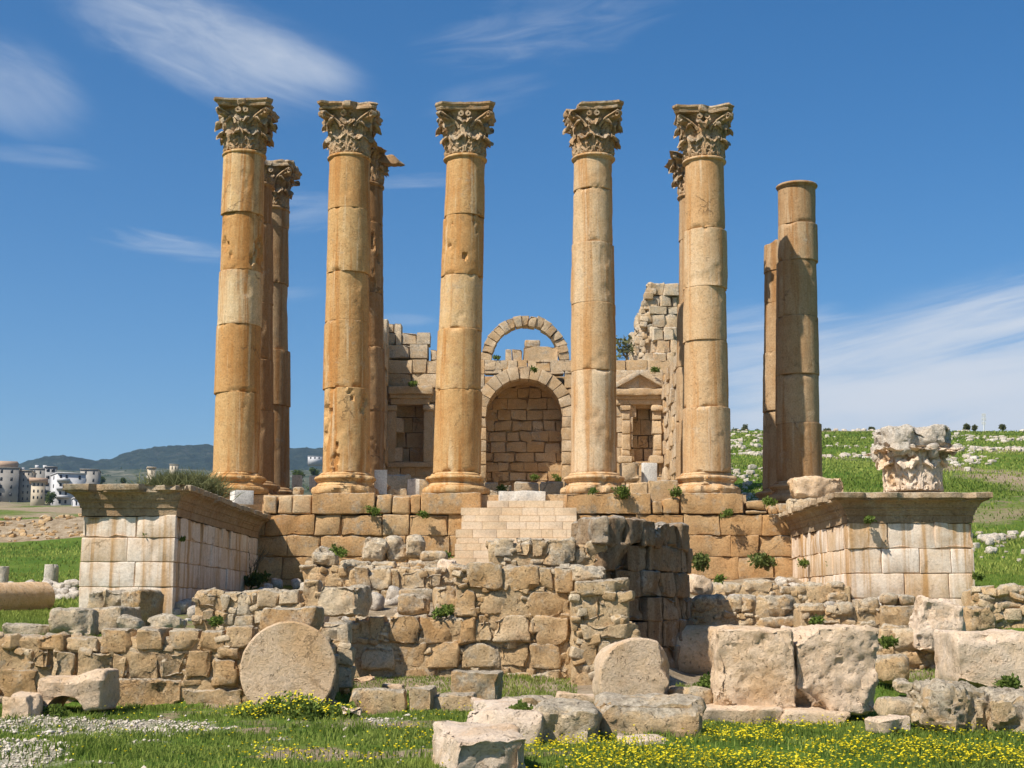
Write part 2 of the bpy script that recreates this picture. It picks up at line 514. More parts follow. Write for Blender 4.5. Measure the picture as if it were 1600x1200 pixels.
def make_terrain():
    dr = np.concatenate([np.linspace(0.5, 11, 14)[:-1], np.linspace(11, 30, 150)[:-1], np.linspace(30, 60, 90)[:-1], np.geomspace(60, 260, 110)[:-1], np.geomspace(260, 2700, 70)])
    tx = np.concatenate([np.linspace(-6, -0.55, 24)[:-1], np.linspace(-0.55, 0.55, 260), np.linspace(0.55, 6, 24)[1:]])
    DD, TT = np.meshgrid(dr, tx, indexing='ij')
    X, Y = (DD * TT).ravel(), DD.ravel()
    Z = terr(X, Y)
    b = Buf()
    nr, nc = len(dr), len(tx)
    i, j = np.meshgrid(np.arange(nr - 1), np.arange(nc - 1), indexing='ij')
    i, j = i.ravel(), j.ravel()
    q = np.stack([i * nc + j, i * nc + j + 1, (i + 1) * nc + j + 1, (i + 1) * nc + j], 1)
    g = gravelness(X, Y)
    px, py = pxy(X, Y, Z)
    # tint: how grassy; the bank below the town and the rubble court are bare earth
    n = fbm(np.stack([X, Y, 0 * X], 1) * 0.09 + 3, 4)
    earth = np.zeros_like(X)
    earth = np.maximum(earth, np.where((X < -3) & (Y > 94) & (Y < 99.6), 1.0, 0))
    earth = np.maximum(earth, np.where((Y > 26) & (Y < 47) & (px > 160) & (px < 1500), 0.75 + n * 0.6, 0))
    earth = np.maximum(earth, np.where((Y > 130) & (px < 1000), 0.62 + n * 0.5, 0))
    earth = np.maximum(earth, np.where((Y > 47) & (px > 1000), 0.22 + n * 0.95, 0))
    nf = fbm(np.stack([X, Y * .6, 0 * X], 1) * 0.8 + 14, 4)
    earth = np.maximum(earth, np.where(Y < 24, np.clip(.06 + nf * 1.1, 0, .7) * np.clip((1150 - px) / 250, .25, 1), 0))
    b.add(np.stack([X, Y, Z], 1), q, np.clip(1 - earth, 0, 1), g)
    # flat land behind and around the viewer
    m, nt = nodes_of('meadow_ground')
    pos = nd(nt, 'ShaderNodeNewGeometry').outputs['Position']
    grs = nd(nt, 'ShaderNodeAttribute', {'attribute_name': 'tint'}).outputs['Fac']
    gvl = nd(nt, 'ShaderNodeAttribute', {'attribute_name': 'grey'}).outputs['Fac']
    n1, n2, n3 = noise(nt, pos, 0.22, 6, 0.65), noise(nt, pos, 2.2, 6, 0.7), noise(nt, pos, 17, 4, 0.7)
    gcol = ramp(nt, M(nt, 'ADD', M(nt, 'MULTIPLY', n1, 0.65), M(nt, 'MULTIPLY', n2, 0.4)), [(0.32, (0.05, 0.095, 0.014)), (0.48, (0.085, 0.145, 0.02)), (0.6, (0.135, 0.18, 0.03)), (0.72, (0.20, 0.19, 0.065))])
    gcol = mixc(nt, 1.0, gcol, ramp(nt, n3, [(0.3, (0.6, 0.6, 0.6)), (0.7, (1.3, 1.3, 1.3))]), 'MULTIPLY')
    ecol = ramp(nt, n2, [(0.3, (0.20, 0.145, 0.085)), (0.5, (0.34, 0.255, 0.16)), (0.7, (0.46, 0.37, 0.26))])
    ecol = mixc(nt, 1.0, ecol, ramp(nt, n3, [(0.3, (0.62, 0.62, 0.62)), (0.7, (1.2, 1.2, 1.2))]), 'MULTIPLY')
    f = sstep(nt, M(nt, 'ADD', grs, M(nt, 'MULTIPLY_ADD', n2, 0.9, -0.45)), 0.35, 0.62)
    col = mixc(nt, f, ecol, gcol)
    # far town slopes: scrub and bare limestone
    yy = nd(nt, 'ShaderNodeSeparateXYZ', None, Vector=pos).outputs['Y']
    fcol = ramp(nt, noise(nt, pos, 0.035, 8, 0.75), [(0.42, (0.04, 0.055, 0.028)), (0.54, (0.10, 0.10, 0.06)), (0.68, (0.27, 0.235, 0.17))])
    col = mixc(nt, sstep(nt, yy, 300, 700), col, fcol)
    pb = ramp(nt, noise(nt, pos, 34, 3, 0.6), [(0.35, (0.20, 0.17, 0.10)), (0.5, (0.40, 0.34, 0.25)), (0.68, (0.60, 0.54, 0.45))])
    col = mixc(nt, gvl, col, pb)
    finish(nt, col, 0.95, M(nt, 'ADD', n3, M(nt, 'MULTIPLY', n2, 1.5)), 0.06, 1.0, 0.05)
    MAT['ground'] = m
    o = b.build('ground', m, None, np.zeros(3))
    tag(o, kind='structure')
    b2 = Buf()
    b2.add([(-900, -900, -0.01), (900, -900, -0.01), (900, 0.6, -0.01), (-900, 0.6, -0.01)], [(0, 1, 2, 3)], 1.0, 0.0)
    tag(b2.build('lawn', m, None, np.zeros(3)), kind='structure')


make_terrain()

# ================================================================== PODIUM
ZP = at(0, 770, 46.9)[2]           # top of the podium: the columns stand on it
DP = 46.9


def course_stones(buf, x0, x1, z0, z1, y, depth, w=(0.8, 1.6), gap=0.012, tint=(0.2, 0.6), rng=None, rough=0.022, bevel=0.035, res=0.16, jig=0.035, axis='x', chip=0.05, grey=(0.1, 0.5), skip=None, flip=1):
    """one course of worked stones along x (front at y) or along y (front at x=y)"""
    rng = rng or np.random.default_rng(1)
    x = x0
    while x < x1 - 0.02:
        ww = rng.uniform(*w)
        if x1 - (x + ww) < w[0] * 0.55:
            ww = x1 - x
        c0, c1 = x, min(x + ww, x1)
        x = c1
        if skip and skip(c0, c1, z0, z1):
            continue
        pr = rng.uniform(-jig, jig)
        sz = (c1 - c0 - gap, depth, z1 - z0 - gap)
        if axis == 'x':
            c = ((c0 + c1) / 2, y + depth / 2 + pr, (z0 + z1) / 2)
        else:
            c = (y + flip * (depth / 2 + pr), (c0 + c1) / 2, (z0 + z1) / 2)
            sz = (depth, c1 - c0 - gap, z1 - z0 - gap)
        put(buf, c, sz, tint=rng.uniform(*tint), grey=rng.uniform(*grey), res=res, bevel=bevel * rng.uniform(0.7, 1.5), rough=rough * rng.uniform(0.6, 1.5), warp=0.012, chip=chip, rng=rng, freq=2.6)


def zpx(y, d):
    return at(800, y, d)[2]


def xpx(x, d, y=780):
    return at(x, y, d)[0]


pod = tag(empty('temple_podium', (0.4, DP, 2.3)), 'golden ashlar podium wall that carries the row of tall columns', 'podium')
rng = np.random.default_rng(11)
COLX = [(367, 382), (540, 546), (713, 727), (928, 927), (1103, 1100)]
zc = [ZP, zpx(804, DP), zpx(837, DP), zpx(870, DP), zpx(905, DP), zpx(935, DP)]
XL, XR = xpx(400, DP), xpx(1243, DP)
b = Buf()
for k in range(1, 5):
    course_stones(b, XL - 0.6, XR, zc[k + 1], zc[k], DP, 0.6, w=(0.8, 1.75) if k < 4 else (0.7, 1.4), rng=rng, tint=(0.05, 0.5), rough=0.035, bevel=0.028, jig=0.035, chip=0.08, res=0.11)
box(b, (XL - 2.5, DP + 0.12, 1.6), (XR + 0.2, DP + 0.9, zc[1] - 0.03), 0.2, 0.1)
b.build('retaining_wall', MAT['ashlar'], pod)
# top course: big plinth blocks below the columns, smaller stones between them
plinths = [(335, 405), (487, 586), (658, 751), (884, 1017), (1063, 1163)]
for (x0, x1) in plinths[1:]:
    bb = Buf()
    put_px(bb, x0, 770, x1, 803, DP - 0.05, 1.7, tint=0.25, grey=0.5, res=0.14, bevel=0.035, rough=0.022, chip=0.06)
    bb.build('plinth_block', MAT['ashlar'], pod)
small = [(412, 432, 775), (433, 457, 774), (458, 486, 773), (588, 612, 772), (613, 640, 776), (641, 657, 772),
         (1019, 1035, 783), (1036, 1062, 779), (1165, 1196, 782), (1165, 1200, 797), (1201, 1216, 790), (1217, 1246, 786), (1247, 1262, 797)]
for x0, x1, y in small:
    b = Buf()
    put_px(b, x0, y, x1, 803 if y != 782 else 796, DP - 0.02 + rng.uniform(0, .08), 0.9, tint=rng.uniform(.1, .75), grey=rng.uniform(.2, .7), res=0.1, bevel=0.07, rough=0.035, warp=0.05, chip=0.05)
    b.build('coping_stone', MAT['ashlar'], pod)
b = Buf()
v, q = box_arr((-12.5, DP + 0.5, 2.0), (13.0, 96, ZP - 0.33))
b.add(v, q, 0.7, 0.5)
v, q = box_arr((xpx(330, DP) - 1.2, DP + 0.55, ZP - 0.34), (xpx(1170, DP), 96, ZP - 0.03))
b.add(v, q, 0.7, 0.5)
b.build('platform', MAT['ashlar'], pod)

# ================================================================== COLUMNS
DC = 48.0


def clampplane(v, p0, n, rngoff):
    n = np.asarray(n, float) / np.linalg.norm(n)
    s = (v - np.asarray(p0)) @ n
    f = fbm(v * 3 + rngoff, 3) * 0.12
    k = s - f > 0
    v[k] -= np.outer((s - f)[k] * 0.97, n)
    return v


def leaf_strip(nu, nv, fn, thick):
    lv, q = lattice(nu, nv, 1)
    u, w = lv[:, 0] / nu * 2 - 1, lv[:, 1] / nv
    p, nrm = fn(u, w)
    return p - nrm * (lv[:, 2] - 0.5)[:, None] * thick * -1, q


def capital_bufs(seed, H=1.74, cuts=()):
    rg = np.random.default_rng(seed)
    off = rg.uniform(0, 300, 3)
    bell, ab = Buf(), Buf()
    prof = [(0.60, 0.0), (0.60, 0.05 * H), (0.60, 0.35 * H), (0.62, 0.55 * H), (0.68, 0.7 * H), (0.80, 0.82 * H), (0.86, 0.87 * H)]
    zs = np.linspace(0, 0.87 * H, 22)
    rr = np.interp(zs, [p[1] for p in prof], [p[0] for p in prof])
    v, q, t = lathe_arr(list(zip(rr, zs)), 56)
    parts = [(bell, v, q, t)]

    def bellr(z):
        return np.interp(z, [p[1] for p in prof], [p[0] for p in prof])

    def acanthus(ang, z0, h, w0, out, bend):
        rc = out * 0.52
        def fn(u, s):
            st = np.clip(s / 0.62, 0, 1)
            ph = np.clip((s - 0.62) / 0.38, 0, 1) * math.radians(205)
            r = 0.625 + 0.05 * st + rc * (1 - np.cos(ph))
            z = z0 + (h - rc) * st + rc * np.sin(ph)
            lob = 1 + 0.22 * np.cos(s * 2 * math.pi * 4.5) * (s > 0.08)
            ww = w0 * (0.92 + 0.12 * st) * lob * np.where(s > 0.8, np.sqrt(np.clip(1 - ((s - 0.8) / 0.215) ** 2, 0.05, 1)), 1)
            off = 0.06 * (1 - np.abs(u)) ** 1.5 - 0.08 * u * u * st + 0.04 * np.cos(np.abs(u) * 9 - s * 24) * (np.abs(u) > 0.12)
            a = ang + u * ww / np.maximum(r, 0.3)
            n = np.stack([np.cos(a) * np.cos(ph), np.sin(a) * np.cos(ph), -np.sin(ph)], 1)
            p = np.stack([r * np.cos(a), r * np.sin(a), z], 1) + n * off[:, None]
            return p, n
        return leaf_strip(12, 30, fn, 0.09)
    for k in range(8):
        if rg.random() < 0.93:
            v, q = acanthus(k * math.pi / 4 + math.pi / 8, 0.0, 0.36 * H * rg.uniform(.92, 1.05), 0.235, 0.19 * rg.uniform(.6, 1.2), 1)
            parts.append((bell, v, q, None))
        if rg.random() < 0.9:
            v, q = acanthus(k * math.pi / 4, 0.03, 0.64 * H * rg.uniform(.93, 1.04), 0.22, 0.27 * rg.uniform(.55, 1.15), 1)
            parts.append((bell, v, q, None))
    # corner volutes and the small inner helices
    for k in range(4):
        A = math.pi / 4 + k * math.pi / 2
        for side in (-1, 1):
            def fn(u, s, side=side, A=A):
                sp = np.clip((s - 0.52) / 0.48, 0, 1)
                th = sp * 2 * math.pi * 1.25
                rad = 0.115 * (1 - 0.62 * sp)
                r = np.where(s < 0.52, 0.72 + 0.53 * (s / 0.52) ** 1.6, 1.25 + rad * np.sin(th))
                z = np.where(s < 0.52, 0.52 * H + 0.30 * H * (s / 0.52) ** 0.8, 0.82 * H - 0.115 + rad * np.cos(th))
                lat = side * (0.34 * (1 - np.clip(s / 0.52, 0, 1)) + 0.045) + u * 0.042
                x = r * math.cos(A) - lat * math.sin(A)
                y = r * math.sin(A) + lat * math.cos(A)
                n = np.stack([np.cos(th) * 0.5 * math.cos(A) + 0 * x, np.cos(th) * 0.5 * math.sin(A) + 0 * x, -0.6 * np.ones_like(x)], 1)
                return np.stack([x, y, z], 1), n
            v, q = leaf_strip(3, 26, fn, 0.06)
            parts.append((bell, v, q, None))
            # leaf that carries the volute
        def fn2(u, s, A=A):
            r = bellr(0.5 * H + 0.25 * H * s) + 0.06 + 0.36 * s ** 2
            z = 0.5 * H + 0.24 * H * s - 0.08 * np.clip((s - .7) / .3, 0, 1) ** 2
            a = A + u * 0.2 * (1.1 - 0.5 * s) / r
            n = np.stack([np.cos(a), np.sin(a), 0.5 * np.ones_like(a)], 1)
            return np.stack([r * np.cos(a), r * np.sin(a), z], 1), n
        v, q = leaf_strip(6, 10, fn2, 0.1)
        parts.append((bell, v, q, None))
        B = k * math.pi / 2
        for side in (-1, 1):
            c = np.array([0.90, side * 0.13, 0.775 * H])
            def fn3(u, s, B=B, side=side):
                th = s * 2 * math.pi * 1.3
                rad = 0.095 * (1 - 0.6 * s)
                lat = side * (0.14 - rad * np.sin(th) * 1.0)
                z = 0.775 * H + rad * np.cos(th)
                r = 0.86 + u * 0.06
                x = r * math.cos(B) - lat * math.sin(B)
                y = r * math.sin(B) + lat * math.cos(B)
                n = np.stack([-np.sin(th) * math.sin(B) * -side, np.sin(th) * math.cos(B) * -side, np.cos(th)], 1)
                return np.stack([x, y, z], 1), n
            v, q = leaf_strip(2, 18, fn3, 0.055)
            parts.append((bell, v, q, None))
    # abacus with hollow sides, moulded edge and a boss on each face
    npt = 14
    ring = []
    for k in range(4):
        A = math.pi / 4 + k * math.pi / 2
        c0 = np.array([math.cos(A - 0.09), math.sin(A - 0.09)]) * 1.41
        c1 = np.array([math.cos(A + 0.09), math.sin(A + 0.09)]) * 1.41
        A2 = A + math.pi / 2
        d0 = np.array([math.cos(A2 - 0.09), math.sin(A2 - 0.09)]) * 1.41
        ring.append(c0)
        for i in range(npt):
            t = i / npt
            p = c1 * (1 - t) + d0 * t
            mid = (c1 + d0) / 2
            p = p - mid / np.linalg.norm(mid) * 0.11 * (1 - (2 * t - 1) ** 2)
            ring.append(p)
    ring = np.array(ring)
    m = len(ring)
    lev = [(0.93, 0.86), (0.95, 0.90), (0.93, 0.915), (0.985, 0.955), (1.0, 0.96), (1.0, 1.0), (0.97, 1.005)]
    V = np.concatenate([np.concatenate([ring * s, np.full((m, 1), z * H)], 1) for s, z in lev])
    i = np.arange(m)
    j = (i + 1) % m
    Q = np.concatenate([np.stack([k * m + i, k * m + j, (k + 1) * m + j, (k + 1) * m + i], 1) for k in range(len(lev) - 1)])
    V = np.concatenate([V, [[0, 0, 0.86 * H], [0, 0, 1.005 * H]]])
    T = np.concatenate([np.stack([np.full(m, len(V) - 2), j, i], 1), np.stack([np.full(m, len(V) - 1), (len(lev) - 1) * m + i, (len(lev) - 1) * m + j], 1)])
    parts.append((ab, V, Q, T))
    # row of small tongues along the edge of the abacus
    for k in range(4):
        B = k * math.pi / 2
        for i in range(17):
            t = -0.82 + 1.64 * i / 16
            if rg.random() < .85:
                v, q = box_arr((-.03, -.03, -.04), (.03, .03, .04))
                rr_ = 0.90 + 0.075 * t * t
                parts.append((ab, v @ rot3(0, 0, B).T + np.array([rr_ * math.cos(B) - t * math.sin(B), rr_ * math.sin(B) + t * math.cos(B), 0.938 * H]), q, None))
    for k in range(4):
        if rg.random() < 0.75:
            B = k * math.pi / 2
            v, q = stone_arr((0.26, 0.34, 0.26), res=0.08, bevel=0.1, rough=0.03, rng=rg)
            parts.append((ab, v @ rot3(0, 0, B).T + np.array([0.93 * math.cos(B), 0.93 * math.sin(B), 0.93 * H]), q, None))
        # bead row below the top edge
    for bf, v, q, t in parts:
        f = fbm(v * 5 + off, 3)
        v = v + 0.03 * np.stack([f, fbm(v * 5 + off + 40, 3), 0.7 * fbm(v * 5 + off + 80, 3)], 1)
        # weathering eats projecting parts
        rxy = np.linalg.norm(v[:, :2], axis=1)
        er = np.clip(fbm(v * 1.5 + off + 7, 3) - 0.02, 0, 1) * np.clip((rxy - 0.68) / 0.4, 0, 1) * 0.55
        v[:, :2] *= (1 - er / np.maximum(rxy, .3))[:, None]
        for p0, n in cuts:
            v = clampplane(v.copy(), p0, n, off)
        bf.add(v, q, 0.3 + 0.5 * np.clip(fbm(v * 1.5 + off, 2) + .3, 0, 1), 0.35 + 0.4 * np.clip((v[:, 2] / H), 0, 1), t)
    return bell, ab


def drum_arr(r0, r1, h, seed, pits=0.0, edge0=1.0, edge1=1.0, rows=None, cut=None):
    rg = np.random.default_rng(seed)
    off = rg.uniform(0, 400, 3)
    rows = rows or max(8, int(h / 0.07))
    e = [0, 0.004, 0.012, 0.03]
    zs = np.concatenate([e, np.linspace(0.08, h - 0.08, rows), [h - x for x in e[::-1]]])
    k = zs / h
    base = r0 + (r1 - r0) * k
    lip = np.interp(zs, [0, 0.004, 0.012, 0.03], [-0.011, -0.005, -0.001, 0]) + np.interp(h - zs, [0, 0.004, 0.012, 0.03], [-0.011, -0.005, -0.001, 0])
    v, q, t = lathe_arr(list(zip(base + lip, zs)), 84)
    ang = np.arctan2(v[:, 1], v[:, 0])
    rad = np.linalg.norm(v[:, :2], axis=1)
    side = rad > r0 * 0.4
    f = fbm(v * np.array([2.2, 2.2, 1.6]) + off, 4)
    dr = f * 0.012 + fbm(v * 9 + off + 20, 2) * 0.004
    zz = v[:, 2]
    ed = np.clip(1 - np.minimum(zz, h - zz) / 0.16, 0, 1)
    ch = np.clip(fbm(v * 2.4 + off + 70, 4) - 0.12, 0, 1) * 3.2
    dr -= ed ** 1.5 * np.clip(ch - .15, 0, 1) * 0.11
    # broken patches on the face
    pa = np.clip(fbm(v * np.array([1.5, 1.5, 1.1]) + off + 150, 4) - 0.30, 0, 1)
    dr -= np.clip(pa * 5, 0, 1) * 0.028
    if pits:
        pp = np.clip(fbm(v * np.array([3.4, 3.4, 1.7]) + off + 210, 3) - 0.34, 0, 1)
        dr -= np.clip(pp * 8, 0, 1) * 0.11 * pits
    s = np.where(side, 1 + dr / np.maximum(rad, .1), 1)
    v[:, :2] *= s[:, None]
    if cut is not None:
        v = clampplane(v, cut[0], cut[1], off)
    return v, q, t


def base_prof():
    return [(1.10, 0.0), (1.14, 0.03), (1.165, 0.10), (1.16, 0.17), (1.12, 0.235), (1.06, 0.262), (1.0, 0.27), (1.0, 0.30), (0.955, 0.335), (0.925, 0.385), (0.935, 0.42), (0.975, 0.445), (0.985, 0.46), (0.985, 0.475), (1.02, 0.49), (1.05, 0.53), (1.05, 0.57), (1.02, 0.61), (0.96, 0.63), (0.90, 0.635), (0.90, 0.68), (0.865, 0.70), (0.835, 0.735)]


ZN = zpx(243, 47.4)                 # necking below the capitals


def column(label, xb, xt, joints, seed, d=DC, cap=True, ztop=None, tints=None, cuts=(), cutshaft=None, pits=(), base=True, capseed=None, zneck=None, caprot=0.0, spike=False, mat='column'):
    """column from the pixels of its axis at foot and neck and of its drum joints"""
    rg = np.random.default_rng(seed)
    zn = zpx(zneck, d - .66) if zneck else ZN
    zb = ZP
    foot = np.array([at(xb, 737, d)[0], d, zb])
    top = np.array([at(xt, 243, d)[0], d, zn])
    root = tag(empty('stone_column', foot), label, 'column', 'standing columns of the temple')
    if base:
        bb = Buf()
        pr = base_prof()
        zs = np.array([p[1] for p in pr])
        v, q, t = lathe_arr(pr, 84)
        f = fbm(v * 2.5 + seed * 7, 4)
        rad = np.linalg.norm(v[:, :2], axis=1)
        er = np.clip(fbm(v * 1.6 + seed * 13 + 50, 3) - 0.18, 0, 1) * 0.5
        v[:, :2] *= (1 + (f * 0.018 - np.clip(er, 0, 0.13)) / np.maximum(rad, .2) * (rad > .5))[:, None]
        bb.add(v + foot, q, rg.uniform(.35, .6), 0.35, t)
        bb.build('column_base', MAT[mat], root)
    z0s = zb + (0.735 if base else 0.0)
    zj = [z0s] + sorted([at(xb, y, d - 0.72)[2] for y in joints]) + [ztop or zn]
    def axis(z):
        k = (z - zb) / (zn - zb)
        return foot + (top - foot) * k
    def rad(z):
        k = np.clip((z - z0s) / (zn - z0s), 0, 1)
        return 0.80 - 0.035 * k - 0.075 * k * k
    for i in range(len(zj) - 1):
        z0, z1 = zj[i], zj[i + 1]
        if z1 - z0 < 0.1:
            continue
        db = Buf()
        jr = rg.uniform(-0.028, 0.024)
        last = i == len(zj) - 2
        v, q, t = drum_arr(rad(z0) + jr, rad(z1) + jr + (0.03 if (last and cap is False and ztop is None) else 0), z1 - z0 - 0.003, seed * 31 + i, pits=1.0 if i in pits else 0.0, cut=cutshaft if last and cutshaft is not None else None)
        c = axis((z0 + z1) / 2)
        sh = rg.uniform(-0.032, 0.032, 2)
        lean = (top - foot) / (zn - zb)
        v = v + np.array([axis(z0)[0] + sh[0], d + sh[1], z0 + 0.003]) + np.outer(v[:, 2], [lean[0], 0, 0])
        tt = tints[i] if tints else rg.uniform(0.1, 0.7)
        db.add(v, q, np.clip(tt + rg.uniform(-.18, .2), 0, 1), rg.uniform(.0, .9), t)
        db.build('drum', MAT[mat], root)
    if ztop is None:
        ab = Buf()
        v, q, t = lathe_arr([(0.69, -0.10), (0.70, -0.06), (0.745, -0.045), (0.775, -0.01), (0.775, 0.03), (0.745, 0.065), (0.70, 0.075), (0.66, 0.09)], 72)
        v[:, :2] *= (1 - 0.05 * np.clip(fbm(v * 2 + seed * 3, 3) * 2 - 0.4, 0, 1))[:, None]
        ab.add(v + top, q, 0.5, 0.4, t)
        ab.build('astragal', MAT[mat], root)
    if cap and ztop is None:
        bell, abac = capital_bufs(capseed or seed, cuts=cuts)
        for bf, nm in ((bell, 'capital'), (abac, 'abacus')):
            bf.v = [v @ rot3(0, 0, caprot).T + top + np.array([0, 0, 0.085]) for v in bf.v]
        c = bell.build('capital', MAT['capital'], root, origin=top)
        c['_w'] = [float(x) for x in top]
        if spike:
            sb = Buf()
            put(sb, top + np.array([.70, -.15, 0.98]), (1.5, .7, .34), (0, .10, -.15), tint=.1, grey=.2, res=.06, bevel=.05, rough=.05, warp=.5, facets=5)
            o_ = sb.build('broken_volute', MAT['capital'], None, origin=top)
            o_.parent = c
            o_.location = (0, 0, 0)
        a = abac.build('abacus', MAT['capital'], None, origin=top)
        a.parent = c
        a.location = (0, 0, 0)
    return root


column('leftmost front column, its second drum pierced by dark ragged holes, with full capital', 368, 382, [330, 420, 505, 612], 3, tints=[.55, .35, .75, .25, .45], pits=(3,), capseed=101, zneck=236, caprot=0.03)
column('front column second from left, smooth golden shaft with chipped patch near its foot', 540, 546, [323, 423, 499, 605], 4, tints=[.42, .3, .2, .38, .25], pits=(0,), capseed=102, zneck=241)
column('front column just left of the steps, leaning a little to the right', 713, 727, [333, 427, 512, 608], 5, tints=[.5, .35, .5, .35, .25], pits=(3,), capseed=103)
column('front column just right of the steps, cracked pinkish shaft with stepped drums', 928, 927, [291, 376, 471, 577], 6, tints=[.6, .55, .5, .6, .45], mat='column_pale', capseed=104, zneck=241, caprot=-0.05, cuts=[((-0.75, -0.75, 1.45), (-0.8, -0.5, 0.6))])
column('front column right of centre, with full capital and square hole in its plinth', 1103, 1100, [355, 446, 530, 635], 7, tints=[.55, .4, .45, .4, .35], mat='column_pale', capseed=105, zneck=246, caprot=-0.12)
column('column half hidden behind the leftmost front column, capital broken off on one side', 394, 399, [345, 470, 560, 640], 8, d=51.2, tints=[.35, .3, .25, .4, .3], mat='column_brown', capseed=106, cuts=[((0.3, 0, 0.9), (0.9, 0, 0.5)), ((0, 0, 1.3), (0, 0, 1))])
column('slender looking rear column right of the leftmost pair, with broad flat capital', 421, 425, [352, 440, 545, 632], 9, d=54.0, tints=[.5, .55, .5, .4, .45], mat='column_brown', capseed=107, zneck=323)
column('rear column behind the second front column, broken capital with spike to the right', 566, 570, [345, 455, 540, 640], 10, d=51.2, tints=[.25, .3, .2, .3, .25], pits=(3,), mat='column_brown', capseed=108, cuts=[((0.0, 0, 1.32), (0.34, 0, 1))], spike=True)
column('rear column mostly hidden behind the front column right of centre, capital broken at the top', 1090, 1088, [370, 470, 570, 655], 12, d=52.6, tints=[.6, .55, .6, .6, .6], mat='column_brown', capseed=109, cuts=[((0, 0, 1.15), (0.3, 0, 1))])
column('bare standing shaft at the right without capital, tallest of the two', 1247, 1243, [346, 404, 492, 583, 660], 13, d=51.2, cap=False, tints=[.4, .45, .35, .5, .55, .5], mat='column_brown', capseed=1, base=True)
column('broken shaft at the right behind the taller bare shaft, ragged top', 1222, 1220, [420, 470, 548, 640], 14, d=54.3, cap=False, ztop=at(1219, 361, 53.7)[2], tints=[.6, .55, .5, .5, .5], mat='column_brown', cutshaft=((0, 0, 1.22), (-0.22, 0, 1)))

# ================================================================== WINGS


def cornice(buf, x0, x1, y0, y1, zb, zt, proj, seed, sides=('f', 'l', 'r'), ero=0.10, dy=None):
    """moulded cornice running round a rectangle, mitred, weathered"""
    H = zt - zb
    pr = [(0.0, 0.0), (0.04, 0.0), (0.04, 0.26), (0.12, 0.265), (0.12, 0.33), (0.15, 0.36), (0.17, 0.42), (0.25, 0.46), (0.25, 0.52), (0.33, 0.525), (0.36, 0.58), (0.44, 0.66), (0.56, 0.71), (0.72, 0.74), (0.84, 0.765), (0.84, 0.81), (0.97, 0.815), (1.0, 0.84), (1.0, 1.0), (0.93, 1.02), (-0.3, 1.02)]
    nseg = 60
    off = seed * 17.7

    def run(pa, pb, na, nb, outn):
        # pa->pb body edge; corner mitre vectors na, nb per unit of projection
        L = np.linalg.norm(np.array(pb) - np.array(pa))
        n = max(8, int(L / 0.09))
        t = np.linspace(0, 1, n + 1)
        V = []
        for o, z in pr:
            A = np.array(pa) + np.array(na) * o * proj
            B = np.array(pb) + np.array(nb) * o * proj
            P = A[None] * (1 - t[:, None]) + B[None] * t[:, None]
            V.append(np.concatenate([P, np.full((n + 1, 1), zb + z * H)], 1))
        V = np.concatenate(V)
        f = fbm(V * 1.1 + off, 4)
        f2 = fbm(V * 3.5 + off + 30, 3)
        rel = np.repeat(np.array([max(p[0], 0) for p in pr]), n + 1)
        f3 = fbm(V * np.array([1, 1, .5]) * 2.3 + off + 77, 4)
        e = -ero * np.clip(f * 1.8 - 0.15, 0, 1.3) * rel - 0.05 * rel * f2 - 0.02 * f2 * rel ** 0.2 - np.clip(f3 - .18, 0, .4) * .75 * np.clip(rel - .3, 0, 1)
        jn = np.abs(((np.tile(t, len(pr)) * L / 1.35 + seed * .37) % 1.0) - .5)
        e = e - 0.05 * np.clip(1 - jn / .04, 0, 1) * np.clip(rel + .2, 0, 1)
        V[:, :2] += np.outer(e, outn)
        zrel = np.repeat(np.array([p[1] for p in pr]), n + 1)
        V[:, 2] += np.where(zrel > 0.9, -ero * 0.7 * np.clip(f - 0.1, 0, 1) + f2 * 0.015, f2 * 0.008)
        i, j = np.meshgrid(np.arange(len(pr) - 1), np.arange(n), indexing='ij')
        i, j = i.ravel(), j.ravel()
        m = n + 1
        q = np.stack([i * m + j, i * m + j + 1, (i + 1) * m + j + 1, (i + 1) * m + j], 1)
        buf.add(V, q, 0.3 + 0.3 * np.clip(f, -1, 1) + .35 * (zrel > .83), 0.2 + 0.5 * zrel)
    run((x0, y0), (x1, y0), (-1, -1), (1, -1), (0, -1))
    run((x1, y0), (x1, y1), (1, -1), (1, 0), (1, 0))
    run((x0, y1), (x0, y0), (-1, 0), (-1, -1), (-1, 0))
    v, q = box_arr((x0 - 0.02, y0 + 0.02, zb + 0.02), (x1 - 0.02, y1, zt))
    buf.add(v, q, 0.5, 0.6)


def wing(label, x0, x1, y0, y1, zs, zct, proj, seed, tint, front_tints, footlow):
    rg = np.random.default_rng(seed)
    root = tag(empty('projecting_wing', ((x0 + x1) / 2, (y0 + y1) / 2, zs[-1])), label, 'wing wall')
    b = Buf()
    for k in range(len(zs) - 1):
        zt, zb = zs[k], zs[k + 1]
        rough = 0.03 if (k == 0) else 0.012
        low = k == len(zs) - 2
        kw = dict(rng=rg, tint=tint, rough=rough, bevel=0.018, jig=0.010, chip=0.03 if k else 0.06, res=0.11, gap=0.008, grey=(0, .25))
        course_stones(b, x0, x1, zb, zt, y0, 0.55, w=(0.85, 1.5), **kw)
        course_stones(b, y0 + 0.56, y1, zb, zt, x1, 0.5, w=(0.8, 1.6), axis='y', flip=-1, **kw)
        course_stones(b, y0 + 0.56, y1, zb, zt, x0, 0.5, w=(0.8, 1.6), axis='y', flip=1, **kw)
    box(b, (x0 + 0.06, y0 + 0.06, zs[-1] - 0.6), (x1 - 0.06, y1, zs[0] - 0.03), 0.3, 0.1)
    b.build('wall', MAT['wing'], root)
    c = Buf()
    cornice(c, x0, x1, y0, y1, zs[0], zct, proj, seed)
    c.build('cornice', MAT['cornice'], root)
    return root


